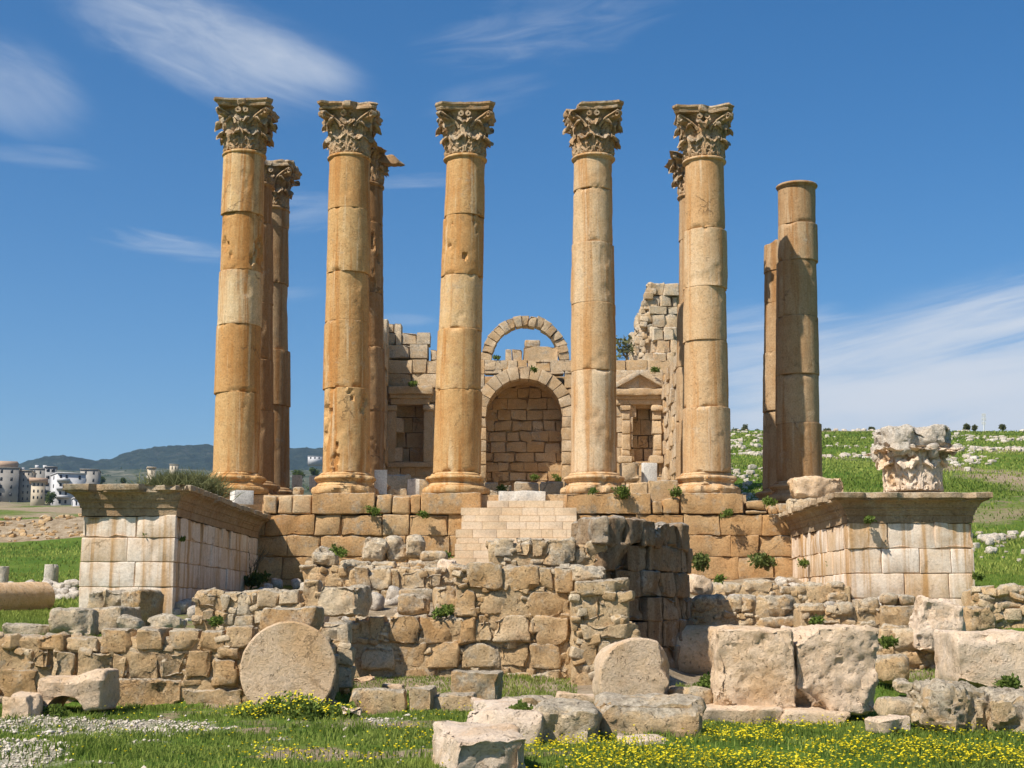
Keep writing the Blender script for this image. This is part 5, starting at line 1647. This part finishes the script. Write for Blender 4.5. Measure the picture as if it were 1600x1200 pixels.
plant('shrub', 'round green bush growing out of the podium wall right of the dark wall', 'bush', 1095, 876, 45.8, 17, n=900, size=.13, seed=1)
plant('shrub', 'flat topped green bush growing out of the podium wall near the right wing', 'bush', 1197, 879, 45.8, 21, n=900, size=.13, squash=.6, seed=2)
TUFTS = [('green tuft in the podium wall right below the second front column', 584, 797, 46.6, 12, 260), ('small green tuft below the plinth of the third column', 664, 803, 46.6, 9, 160),
         ('dark green weed at the base right of the steps', 926, 768, 46.3, 8, 160), ('spreading green weeds right of the fourth column base', 975, 769, 46.7, 17, 420),
         ('green weeds left of the fifth column base', 1054, 770, 46.8, 13, 300), ('small weeds before the fifth column plinth', 1135, 802, 46.5, 12, 200),
         ('weeds growing on the masonry right of the fifth plinth', 1205, 783, 46.4, 13, 240), ('green tuft on the stones left of the arched niche', 783, 763, 50.0, 11, 220),
         ('green tuft at the foot of the arched niche, left', 832, 747, 74.8, 9, 200), ('green tuft at the foot of the arched niche, right', 870, 747, 74.8, 8, 180),
         ('green tuft above the left side niche', 645, 600, 75.0, 8, 220), ('green tuft on top of the right pediment', 1024, 578, 75.5, 7, 200),
         ('weeds on the masonry above the niche arch crown', 834, 577, 75.3, 7, 120), ('little plant under the relieving arch', 776, 560, 76.2, 7, 120),
         ('grey green tuft beside the loaf shaped boulder', 690, 955, 28.4, 17, 500), ('dry weed clump above the dark recessed blocks', 528, 862, 35.6, 14, 260),
         ('tall weeds at the corner of the right wing', 1353, 815, 38.6, 10, 260), ('weeds sprouting from the right wing face', 1298, 878, 41.6, 9, 160), ('weeds rooted low on the right wing inner face', 1255, 882, 44.0, 10, 200),
         ('weeds hanging along the right wing inner face', 1295, 843, 42.0, 8, 160), ('green plants on the ground between cut drum and cube', 1098, 1070, 22.8, 22, 700), ('green bush behind the big cubes', 1386, 1004, 27.4, 17, 500),
         ('small plant on the left wing corner', 286, 842, 35.6, 4, 90), ('small plant growing in a joint of the left wing front', 226, 839, 35.25, 5, 100), ('weeds at the foot of the bleached boulder', 700, 868, 41.0, 9, 160),
         ('weeds in the gap under the carved arch block', 80, 1116, 22.0, 22, 600), ('grass clump at the right edge above the eroded boulder', 1585, 1072, 21.5, 22, 600), ('weeds at the right wing outer corner', 1528, 902, 38.6, 10, 240),
         ('green tuft among the wall stones left of the wall end', 40, 1018, 24.4, 12, 260), ('grass clump on the wall below the left wing', 340, 972, 26.5, 12, 260),
         ('weeds by the long pinkish stone', 1272, 972, 30.0, 14, 300), ('weeds on the rubble right of the pink boulder', 1125, 905, 37.5, 9, 200), ('weeds between the pinkish block and grey pitted boulder', 812, 1112, 18.0, 22, 520)]
for k, (lb, x, y, d, r, n) in enumerate(TUFTS):
    plant('weed_tuft', lb, 'weeds', x, y, d, r, 'weed', int(n * 1.8), .038 + .0009 * d, .62, 300 + k, lumps=3, stems=False)

# flowering weeds at the foot of the disc
rg = np.random.default_rng(5)
root = tag(empty('flowering_weeds', at(460, 1125, 22.3)), 'lush clump of yellow flowering weeds at the foot of the standing disc', 'weeds')
bf, bfl = Buf(), Buf()
for k in range(46):
    x = rg.uniform(385, 560)
    top = 1118 - 20 * math.exp(-((x - 455) / 45) ** 2) - rg.uniform(0, 8)
    d = rg.uniform(21.6, 22.7)
    c = at(x, top + 12, d)
    leaves(bf, c, .22, 120, .075, rg, (.1, .95), 1.0, up=.8)
    for j in range(11 if x < 530 else 2):
        p = c + np.array([rg.uniform(-.22, .22), rg.uniform(-.2, .1), rg.uniform(.0, .28)])
        s = rg.uniform(.012, .024)
        V = p + np.array([(s, 0, 0), (0, s, .3 * s), (-s, 0, 0), (0, -s, -.5 * s)])
        bfl.add(V, [(0, 1, 2, 3)], rg.uniform(0, 1), 0)
bf.build('foliage', MAT['weed'], root)
bfl.build('flower', MAT['yellow'], root, smooth=False)

# wispy broom shrub behind the left wing
rg = np.random.default_rng(8)
root = tag(empty('broom_shrub', at(285, 775, 41.5)), 'wispy olive green shrub behind the left wing cornice', 'shrub')
n = 5200
c = at(287, 768, 41.5)
th = rg.normal(0, .62, n)
L_ = rg.uniform(.5, 1.0, n)
P0 = c + np.stack([rg.normal(0, .42, n), rg.normal(0, .35, n), rg.uniform(-.3, .15, n)], 1)
dirv = np.stack([np.sin(th), rg.normal(0, .5, n), np.abs(np.cos(th)) * .75 + .05], 1)
dirv /= np.linalg.norm(dirv, axis=1, keepdims=True)
P1 = P0 + dirv * (L_ * .84 * (1 + .2 * fbm(dirv * 2, 2)))[:, None] * np.array([1, 1, .85])
bf = Buf()
side = np.cross(dirv, rg.normal(size=(n, 3)))
side /= np.linalg.norm(side, axis=1, keepdims=True)
w = rg.uniform(.006, .013, n)[:, None]
mid = (P0 + P1) / 2 + rg.normal(0, .05, (n, 3))
V = np.stack([P0 - side * w, P0 + side * w, mid + side * w, mid - side * w, P1], 1)
b5 = np.arange(n) * 5
bf.add(V.reshape(-1, 3), np.stack([b5, b5 + 1, b5 + 2, b5 + 3], 1), np.repeat(rg.uniform(.1, .9, n), 5), 0, np.stack([b5 + 3, b5 + 2, b5 + 4], 1))
bf.build('foliage', MAT['olive'], root, smooth=False)
bs = Buf()
for k in range(9):
    tube(bs, [c + np.array([0, 0, -.7]), c + np.array([rg.uniform(-.3, .3), rg.uniform(-.2, .2), 0]), c + np.array([rg.uniform(-.8, .8), rg.uniform(-.4, .4), .5])], .035, .01, 5)
bs.build('stem', MAT['dry'], root)


def barebush(name, label, x, y, d, rpx, hpx, n, seed, leafn=200, mat='dry', lm='olive', lsize=.12, thick=.03):
    rg = np.random.default_rng(seed)
    c = at(x, y, d)
    r, h = rpx * d / F, hpx * d / F
    root = tag(empty(name, c), label, 'bush')
    bs, bl = Buf(), Buf()
    def br(p, dv, L, rr, lv):
        pts = [p]
        for i in range(3):
            dv = dv + rg.normal(0, .18, 3)
            dv /= np.linalg.norm(dv)
            pts.append(pts[-1] + dv * L / 3)
        tube(bs, pts, rr, rr * .5, 4, rg.uniform(.2, .8))
        if lv:
            for i in range(3):
                d2 = dv + rg.normal(0, .55, 3)
                br(pts[rg.integers(1, 4)], d2 / np.linalg.norm(d2), L * .62, rr * .5, lv - 1)
        elif leafn:
            leaves(bl, pts[-1], L * .5, leafn, lsize, rg, (.2, .9), 1, gaps=False)
    for k in range(n):
        dv = np.array([rg.uniform(-1, 1) * r / h, rg.uniform(-.5, .5) * r / h, 1])
        br(c + np.array([rg.uniform(-.2, .2) * r, 0, 0]), dv / np.linalg.norm(dv), h * .5, thick, 2)
    bs.build('branch', MAT[mat], root)
    if leafn and bl.n:
        bl.build('foliage', MAT[lm], root)


barebush('bare_shrub', 'thin grey green shrub growing on top of the cella wall beside the tall corner', 980, 564, 77.5, 14, 42, 6, 3, leafn=5, lsize=.2, thick=.05)
barebush('dry_brushwood', 'tall dry twigs in the shaded corner between left wing and podium', 392, 915, 45.5, 16, 78, 9, 4, leafn=0, thick=.022)
plant('shrub', 'dark low bush in the shaded corner behind the low rubble wall', 'bush', 398, 906, 44.5, 20, n=500, size=.15, squash=.5, seed=6, tint=(0, .4))

# ================================================================== FIELD ROCKS
rg = np.random.default_rng(99)
protos = []
for k in range(10):
    bf = Buf()
    v, q = stone_arr((1.0, rg.uniform(.7, 1), rg.uniform(.5, .85)), res=.13, bevel=.3, rough=.10, warp=.3, rng=rg, freq=2.2, facets=8)
    bf.add(v, q, rg.uniform(.3, 1), rg.uniform(.2, .6))
    o = bf.build('limestone_rock', MAT['fieldrock'], smooth=False)
    protos.append(o)
cand = []
for k in range(8500):
    px = rg.uniform(1118, 1680)
    d = math.exp(rg.uniform(math.log(50), math.log(230)))
    X = (px - 800) / F * d * 1.03
    cl = fbm(np.array([[X * .09, d * .09, 4.0]]), 4)[0]
    near = math.exp(-((px - 1170) / 60) ** 2)
    rim = .8 if (d > 218 and (px > 1440 or 1280 < px < 1350)) else 0
    if rg.uniform() < np.clip(cl * 2.6 + .14 + .7 * near + rim, 0, 1):
        s = .12 + .34 * rg.uniform() ** 2 * (1.0 + .5 * (d > 90)) * (1.5 if rg.uniform() < .08 else 1) * (1.7 if rim and rg.uniform() < .5 else 1)
        cand.append((s / d, X, d, s))
for k in range(260):                     # stone heap in the meadow at the far left
    px = rg.choice([rg.normal(98, 14), rg.normal(60, 28)])
    d = rg.uniform(50, 60)
    if not -70 < px < 126:
        continue
    s = rg.uniform(.15, .6) ** 1.3
    cand.append((s / d, (px - 800) / F * d, d, s))
    if 92 < px < 126 and k % 3 == 0:
        cand.append((s / d, (px - 800) / F * d, 44 + rg.uniform(0, 3), s * .8))
for k in range(300):                     # broken stones among the front ruins
    px = rg.uniform(160, 1500)
    d = rg.uniform(30, 45.5)
    s = rg.uniform(.12, .5)
    cand.append((s / d * .8, (px - 800) / F * d, d, s))
cand.sort(reverse=True)
used = {}
rest = Buf()
first = [True] * 10
for i, (_, X, d, s) in enumerate(cand):
    z = float(terr(np.array([X]), np.array([d]))[0])
    rz = rg.uniform(0, 6.28)
    if i < 300:
        k = i % 10
        src = protos[k]
        o = src if first[k] else src.copy()
        if not first[k]:
            COL.objects.link(o)
        first[k] = False
        o.location = (X, d, z - s * .12)
        o.rotation_euler = (rg.uniform(-.25, .25), rg.uniform(-.25, .25), rz)
        o.scale = (s * rg.uniform(.8, 1.3), s, s * rg.uniform(.8, 1.2))
        tag(o, 'pale weathered limestone rock scattered on the grassy ground', 'rock', 'pale rocks strewn over the meadow')
    else:
        put(rest, (X, d, z + s * .15), (s * rg.uniform(.8, 1.3), s, s * rg.uniform(.5, .9)), (0, 0, rz), tint=rg.uniform(.2, 1), grey=rg.uniform(.2, .7), res=s * .25, bevel=s * .22, rough=s * .1, warp=.25, rng=rg, freq=2 / s)
tag(rest.build('strewn_rubble', MAT['fieldrock'], None, np.zeros(3)), kind='stuff')
# earth bank under the town: broken stony edge
bf = Buf()
for k in range(130):
    px = rg.uniform(-80, 135)
    d = rg.uniform(94.5, 99.5)
    X = (px - 800) / F * d
    z = float(terr(np.array([X]), np.array([d]))[0])
    s = rg.uniform(.1, .4)
    put(bf, (X, d, z + .02), (s * 1.3, s, s * .8), rg.uniform(-.4, .4, 3), tint=rg.uniform(.0, .6), grey=rg.uniform(0, .4), res=.2, bevel=s * .25, rough=s * .12, warp=.3, rng=rg)
tag(bf.build('bank_rubble', MAT['rubble'], None, np.zeros(3)), kind='stuff')

# trees and mast on the right horizon
HOR = [('small dark tree on the right skyline, taller one of a pair beside the mast', 1510, 668, 250, 5, 6), ('low dark bush on the right skyline near the mast', 1566, 668, 255, 6, 4), ('tiny bush on the right skyline left of the mast tree', 1524, 669, 250, 4, 3),
       ('clump of trees on the skyline between the fifth column and the bare shafts', 1165, 671, 320, 9, 12), ('low trees on the skyline beside the fifth column', 1148, 675, 320, 10, 8), ('low trees on the skyline touching the broken shaft', 1183, 676, 320, 8, 5),
       ('little bush on the skyline above the stone heap at centre right', 1362, 671, 245, 3, 3), ('faint trees on the skyline right of the bare shafts', 1292, 674, 330, 9, 5)]
for k, (lb, x, y, d, r, h) in enumerate(HOR):
    rg = np.random.default_rng(700 + k)
    c = at(x, y, d)
    root = tag(empty('distant_tree', c - np.array([0, 0, 3.0])), lb, 'tree')
    bf = Buf()
    for j in range(5):
        leaves(bf, c + np.array([rg.uniform(-.6, .6) * r * d / F, rg.uniform(-.5, .5), rg.uniform(-.6, .7) * h * d / F * .6]), r * d / F * .42, 200, .38, rg, (.0, .6), .9)
    bf.build('crown', MAT['olive'], root)  # lighter leaf colour imitates the fading of far trees in haze
    bs = Buf()
    tube(bs, [c - np.array([0, 0, 3.0]), c], .25, .12, 6)
    bs.build('trunk', MAT['dry'], root)
MAT['metal'] = simple_mat('pale_metal', (.55, .55, .54), (.62, .62, .61), 2, .5, 0)
c0, c1 = at(1537, 672, 262), at(1537, 648, 262)
root = tag(empty('radio_mast', c0), 'thin pale radio mast with antennas on the right skyline', 'mast')
bs = Buf()
tube(bs, [c0 - np.array([0, 0, 2]), c1], .16, .10, 8)
bs.build('pole', MAT['metal'], root)
for zf, w in ((.98, .30), (.72, .36), (.45, .28)):
    bs = Buf()
    p = c0 + (c1 - c0) * zf
    tube(bs, [p - np.array([w, 0, 0]), p + np.array([w, 0, 0])], .06, .06, 6)
    for s in (-1, -.3, .4, 1):
        box(bs, p + np.array([s * w - .07, -.08, -.28]), p + np.array([s * w + .07, .08, .28]))
    bs.build('antenna', MAT['metal'], root)

# ================================================================== TOWN AND HILLS
MAT['plaster_grey'] = simple_mat('grey_plaster', (.27, .24, .20), (.36, .325, .275), .35, .9, .01)
MAT['plaster_beige'] = simple_mat('beige_plaster', (.34, .285, .215), (.43, .365, .285), .35, .9, .01)
MAT['plaster_cream'] = simple_mat('cream_plaster', (.48, .39, .27), (.56, .47, .34), .35, .9, .01)
MAT['plaster_white'] = simple_mat('white_plaster', (.46, .44, .42), (.56, .54, .52), .35, .9, .01)
MAT['concrete'] = simple_mat('raw_concrete', (.26, .245, .225), (.34, .32, .295), .35, .9, .01)
MAT['tile'] = simple_mat('roof_tiles', (.40, .27, .18), (.48, .33, .23), 1, .9, .01)
MAT['dark_glass'] = simple_mat('window_dark', (.025, .028, .03), (.04, .042, .045), 1, .3, 0)


def house(label, x0, y0, x1, y1, d, depth, wall, nfl, cols, rot=0.0, extra=(), winw=.20, slab=True, balc=()):
    A, B_ = at(x0, y1, d), at(x1, y0, d)
    w, h = B_[0] - A[0], B_[2] - A[2]
    cx = (A[0] + B_[0]) / 2
    root = tag(empty('apartment_building', (cx, d, A[2] - 1)), label, 'building')
    Rm = rot3(0, 0, rot)
    def tr(v):
        return np.asarray(v) @ Rm.T + np.array([cx, d, A[2]])
    def bx(name, lo, hi, mat):
        bf = Buf()
        v, q = box_arr(lo, hi)
        bf.add(tr(v), q)
        return bf.build(name, MAT[mat], root, smooth=False)
    bx('wall', (-w / 2, 0, -4), (w / 2, depth, h), wall)
    if slab:
        bx('roof', (-w / 2 - .25, -.25, h + .005), (w / 2 + .25, depth + .25, h + .30), wall)
    fh = h / nfl
    for f in range(nfl):
        for c in cols:
            ww = winw * w / max(len(cols), 2)
            x = -w / 2 + c * w
            zz = f * fh + fh * .38
            bx('window', (x - ww / 2, -.06, zz), (x + ww / 2, .12, zz + fh * .42), 'dark_glass')
        if f in balc:
            bx('balcony', (-w / 2 - .1, -1.2, f * fh), (-w / 2 + w * .42, -.004, f * fh + .95), wall)
    ns = max(1, int(depth / 6))
    for f in range(nfl):
        for k in range(ns):
            yy = depth * (k + .5) / ns
            zz = f * fh + fh * .38
            for sx in (-1, 1):
                bx('window', (sx * w / 2 - .06, yy - .7, zz), (sx * w / 2 + .06, yy + .7, zz + fh * .42), 'dark_glass')
    for nm, lo, hi, mt in extra:
        bx(nm, lo, hi, mt)
    return root


D1 = 480
house('grey beige apartment block with five storeys cut by the left edge', -26, 731, 28, 792, D1, 12, 'plaster_grey', 5, (.2, .5, .8), .25, extra=[('penthouse', (-4, 3, 13.8), (4.6, 9, 16.0), 'tile')], balc=(1, 2, 3))
house('brown grey apartment block beside the edge block, water tanks on its roof', 29, 736, 49, 785, D1 + 5, 12, 'plaster_beige', 5, (.35, .75), .2, extra=[('water_tank', (-2, 2, 11.1), (-.8, 3.2, 12.2), 'plaster_white')])
house('grey block behind with two white roof tanks', 45, 733, 70, 780, D1 + 60, 12, 'plaster_grey', 4, (.3, .7), .1, extra=[('water_tank', (-1.5, 2, 12), (-.2, 3.2, 13.3), 'plaster_white'), ('water_tank', (1.5, 2, 12), (2.9, 3.2, 13.3), 'plaster_white')])
house('cream house with low tiled roof in the town', 48, 753, 70, 783, D1 - 20, 10, 'plaster_cream', 3, (.2, .5, .8), .3, extra=[('eaves', (-2.9, -.5, 6.32), (2.9, 10.3, 7.6), 'tile')], winw=.3)
house('unfinished grey concrete tower block with open window holes', 69, 730, 88, 775, D1 + 10, 10, 'concrete', 4, (.25, .7), .3, winw=.55)
house('white four storey apartment block with balconies on its left side', 88, 740, 134, 792, D1 - 30, 11, 'plaster_white', 4, (.12, .32, .78), .5, balc=(1, 2, 3), winw=.22)
house('grey block behind the white apartment block', 124, 734, 153, 780, D1 + 50, 12, 'plaster_grey', 4, (.3, .75), .2)
house('small square yellowish tower above the left wing', 230, 731, 243, 762, D1 - 60, 5, 'plaster_cream', 2, (.5,), .3, winw=.15)
house('tiny cream house high on the slope above the shrub', 265, 726, 278, 738, D1 + 260, 8, 'plaster_cream', 1, (.3, .7), .2, winw=.2)
house('far white house on the slope between the first and second columns', 481, 713, 503, 719, 1250, 14, 'plaster_white', 1, (.2, .5, .8), .1, winw=.3)
house('white low shed beside the road in town', 115, 779, 128, 795, D1 - 55, 6, 'plaster_white', 1, (.3,), .4, winw=.3)
rg = np.random.default_rng(12)
for lb, x, y, d, r in (('dark round tree between the cream house and white block', 78, 778, 445, 9), ('small tree above the left wing beside the grey blocks', 192, 752, 500, 5), ('dark tree on the slope behind the left wing', 160, 752, 640, 7), ('dark tree below the white house seen between columns', 466, 742, 420, 9), ('low dark tree on the town slope between columns', 490, 738, 520, 8)):
    c = at(x, y, d)
    root = tag(empty('town_tree', c - np.array([0, 0, r * d / F])), lb, 'tree')
    bf = Buf()
    for j in range(5):
        leaves(bf, c + rg.uniform(-.5, .5, 3) * r * d / F, r * d / F * .6, 260, .55, rg, (0, .5), 1.1)
    bf.build('crown', MAT['bush'], root)
    bs = Buf()
    tube(bs, [c - np.array([0, 0, r * d / F + 1]), c], .3, .15, 6)
    bs.build('trunk', MAT['dry'], root)
# scrub on the far slope
bf = Buf()
for k in range(420):
    px, d = rg.uniform(-150, 620), math.exp(rg.uniform(math.log(560), math.log(2300)))
    X = (px - 800) / F * d
    z = float(terr(np.array([X]), np.array([d]))[0])
    leaves(bf, (X, d, z + .5), rg.uniform(1.2, 3.4), 22, 1.6, rg, (0, .4), .6, gaps=False)
tag(bf.build('hillside_scrub', MAT['bush'], None, np.zeros(3)), kind='stuff')
# wooded range on the skyline
sky_px = [(-900, 722), (-300, 726), (-60, 735), (20, 731), (40, 725), (68, 716), (92, 715), (118, 718), (145, 722), (170, 719), (200, 710), (235, 704), (280, 701), (330, 700), (400, 702), (470, 704), (540, 708), (640, 716), (800, 730), (1100, 745), (1700, 760)]
xs = np.linspace(-900, 1700, 620)
ysk = np.interp(xs, [p[0] for p in sky_px], [p[1] for p in sky_px])
dd = np.concatenate([np.linspace(2450, 3400, 40), np.linspace(3450, 5200, 14)])
V = []
for d in dd:
    k = np.clip((d - 2450) / 950, 0, 1)
    ztop = np.array([at(x, y, 3400)[2] for x, y in zip(xs, ysk)])
    z0 = 190.0
    X = (xs - 800) / F * d
    z = z0 + (ztop - z0) * (k * k * (3 - 2 * k)) - max(0, d - 3400) * .12
    pp = np.stack([X * .004, np.full_like(X, d * .004), 0 * X], 1)
    z = z + fbm(pp, 4) * 22 * (1 - k * .8) + fbm(pp * 14, 2) * 7
    V.append(np.stack([X, np.full_like(X, d), z], 1))
V = np.concatenate(V)
nc = len(xs)
i, j = np.meshgrid(np.arange(len(dd) - 1), np.arange(nc - 1), indexing='ij')
i, j = i.ravel(), j.ravel()
bf = Buf()
bf.add(V, np.stack([i * nc + j, i * nc + j + 1, (i + 1) * nc + j + 1, (i + 1) * nc + j], 1))
m, nt = nodes_of('wooded_hill')
pos = nd(nt, 'ShaderNodeNewGeometry').outputs['Position']
col = ramp(nt, noise(nt, pos, .028, 7, .75), [(.38, (.018, .030, .020)), (.54, (.030, .045, .028)), (.70, (.085, .085, .06))])
finish(nt, col, .95, noise(nt, pos, .06, 5, .7), 12.0, 1.0, .0)
tag(bf.build('hills', m, None, np.zeros(3)), kind='structure')

# ================================================================== AIR, SKY, SUN, CAMERA
HAZE = 0.00009
if HAZE:
    bf = Buf()
    v, q = box_arr((-4200, -60, -30), (4200, 5600, 500))
    bf.add(v, q)
    m, nt = nodes_of('air')
    vol = nd(nt, 'ShaderNodeVolumePrincipled', None, Color=(.55, .75, 1.0, 1), Density=HAZE, Anisotropy=.3)
    o = nd(nt, 'ShaderNodeOutputMaterial')
    nt.links.new(vol.outputs[0], o.inputs['Volume'])
    m.cycles.homogeneous_volume = True
    tag(bf.build('haze', m, None, np.zeros(3), smooth=False), kind='stuff')

w = bpy.data.worlds.new('World')
SC.world = w
w.use_nodes = True
nt = w.node_tree
for n in list(nt.nodes):
    nt.nodes.remove(n)
SKY_STRENGTH = 0.095
sky = nd(nt, 'ShaderNodeTexSky', {'sky_type': 'NISHITA', 'sun_disc': False, 'sun_elevation': SUN_EL, 'sun_rotation': math.pi + SUN_AZ, 'altitude': 600.0, 'air_density': 1.0, 'dust_density': 1.3, 'ozone_density': 3.0})
hsv = nd(nt, 'ShaderNodeHueSaturation', None, Hue=.5, Saturation=1.36, Value=0.97, Color=sky.outputs[0])
gen = nd(nt, 'ShaderNodeTexCoord').outputs['Generated']
sx = nd(nt, 'ShaderNodeSeparateXYZ', None, Vector=gen)
AZ = M(nt, 'ARCTAN2', sx.outputs['X'], sx.outputs['Y'])
EL = M(nt, 'ARCSINE', sx.outputs['Z'])


def sph(px, py):
    p = at(px, py, 100.0) - np.array([0, 0, EYE])
    p /= np.linalg.norm(p)
    return math.atan2(p[0], p[1]), math.asin(p[2])


def cloud(px, py, rx, ry, slope, nsx, nsy, lo, hi, amt, seed, warp=.4):
    """a wisp of cirrus round a direction of the sky; nsx, nsy stretch its grain"""
    a0, e0 = sph(px, py)
    ra, re = rx / F, ry / F
    da, de = M(nt, 'SUBTRACT', AZ, a0), M(nt, 'SUBTRACT', EL, e0)
    c, s = math.cos(slope), math.sin(slope)
    u = M(nt, 'ADD', M(nt, 'MULTIPLY', da, c), M(nt, 'MULTIPLY', de, s))
    v = M(nt, 'SUBTRACT', M(nt, 'MULTIPLY', de, c), M(nt, 'MULTIPLY', da, s))
    vec = nd(nt, 'ShaderNodeCombineXYZ', None, X=M(nt, 'MULTIPLY', u, nsx), Y=M(nt, 'MULTIPLY', v, nsy), Z=float(seed)).outputs[0]
    n = noise(nt, vec, 1.0, 7, .58, warp)
    r2 = M(nt, 'ADD', M(nt, 'POWER', M(nt, 'DIVIDE', M(nt, 'ABSOLUTE', u), ra), 2.0), M(nt, 'POWER', M(nt, 'DIVIDE', M(nt, 'ABSOLUTE', v), re), 2.0))
    fall = sstep(nt, r2, 1.0, 0.0)
    return M(nt, 'MULTIPLY', M(nt, 'MULTIPLY', sstep(nt, M(nt, 'ADD', n, M(nt, 'MULTIPLY_ADD', fall, .45, -.32)), lo, hi), fall), amt)


CL = [cloud(345, 78, 330, 95, -.20, 7, 28, .12, 1.05, .50, 1.0, .9), cloud(300, 60, 300, 110, -.30, 16, 50, .25, 1.05, .40, 1.6, 1.2), cloud(450, 95, 170, 48, -.22, 10, 34, .15, .95, .50, 9.0, .6), cloud(10, 130, 170, 95, -.28, 8, 28, .15, 1.05, .42, 2.0, .9),
      cloud(265, 385, 170, 30, -.10, 14, 90, .38, 1.0, .55, 3.0, .8), cloud(480, 330, 150, 50, .1, 12, 90, .35, 1.0, .34, 4.0), cloud(640, 282, 150, 18, .05, 12, 120, .3, 1.0, .30, 5.0), cloud(70, 245, 150, 26, .0, 12, 90, .32, 1.0, .24, 6.0),
      cloud(860, 40, 330, 80, .15, 14, 70, .36, 1.05, .28, 7.0, .8), cloud(760, 150, 160, 50, .2, 12, 80, .36, 1.05, .18, 8.0), cloud(620, 500, 90, 18, .0, 12, 80, .3, 1.0, .3, 10.0), cloud(430, 450, 140, 40, .1, 12, 80, .36, 1.05, .22, 16.0),
      cloud(1520, 530, 560, 110, .17, 8, 85, .24, .85, .75, 11.0, .7), cloud(1600, 480, 420, 60, .22, 10, 120, .30, .90, .60, 13.0, .5), cloud(1480, 660, 640, 130, .03, 4, 30, .05, .60, .93, 12.0, .5), cloud(1170, 560, 260, 120, .10, 9, 80, .28, .85, .6, 14.0, .6), cloud(1450, 600, 430, 60, .10, 8, 70, .22, .8, .75, 15.0, .5)]
tot = 1.0
acc = None
for c in CL:
    inv = M(nt, 'SUBTRACT', 1.0, c)
    acc = inv if acc is None else M(nt, 'MULTIPLY', acc, inv)
fac = M(nt, 'SUBTRACT', 1.0, acc, clamp=True)
cw = 0.60 / SKY_STRENGTH
colr = mixc(nt, fac, hsv.outputs[0], (cw * .93, cw * .985, cw * 1.06))
bg = nd(nt, 'ShaderNodeBackground', None, Color=colr, Strength=SKY_STRENGTH)
o = nd(nt, 'ShaderNodeOutputWorld')
nt.links.new(bg.outputs[0], o.inputs[0])

sl = bpy.data.lights.new('sun', 'SUN')
sl.energy = 4.8
sl.angle = R(0.5)
sl.color = (1.0, 0.955, 0.89)
so = bpy.data.objects.new('sun', sl)
COL.objects.link(so)
dv = Vector((math.sin(SUN_AZ) * math.cos(SUN_EL), math.cos(SUN_AZ) * math.cos(SUN_EL), -math.sin(SUN_EL)))
so.rotation_euler = dv.to_track_quat('-Z', 'Y').to_euler()
so.location = (-40, -30, 60)

cam = bpy.data.cameras.new('camera')
co = bpy.data.objects.new('camera', cam)
COL.objects.link(co)
co.location = (0, 0, EYE)
co.rotation_euler = (math.pi / 2 + TILT, 0, 0)
cam.sensor_width = 36
cam.lens = 36 * F / 1600
cam.clip_start = 0.1
cam.clip_end = 20000
SC.camera = co
vs = SC.view_settings
vs.view_transform = 'Standard'
vs.look = 'None'
vs.exposure = 0.45
vs.gamma = 1
SC.cycles.max_bounces = 6
SC.cycles.volume_bounces = 0
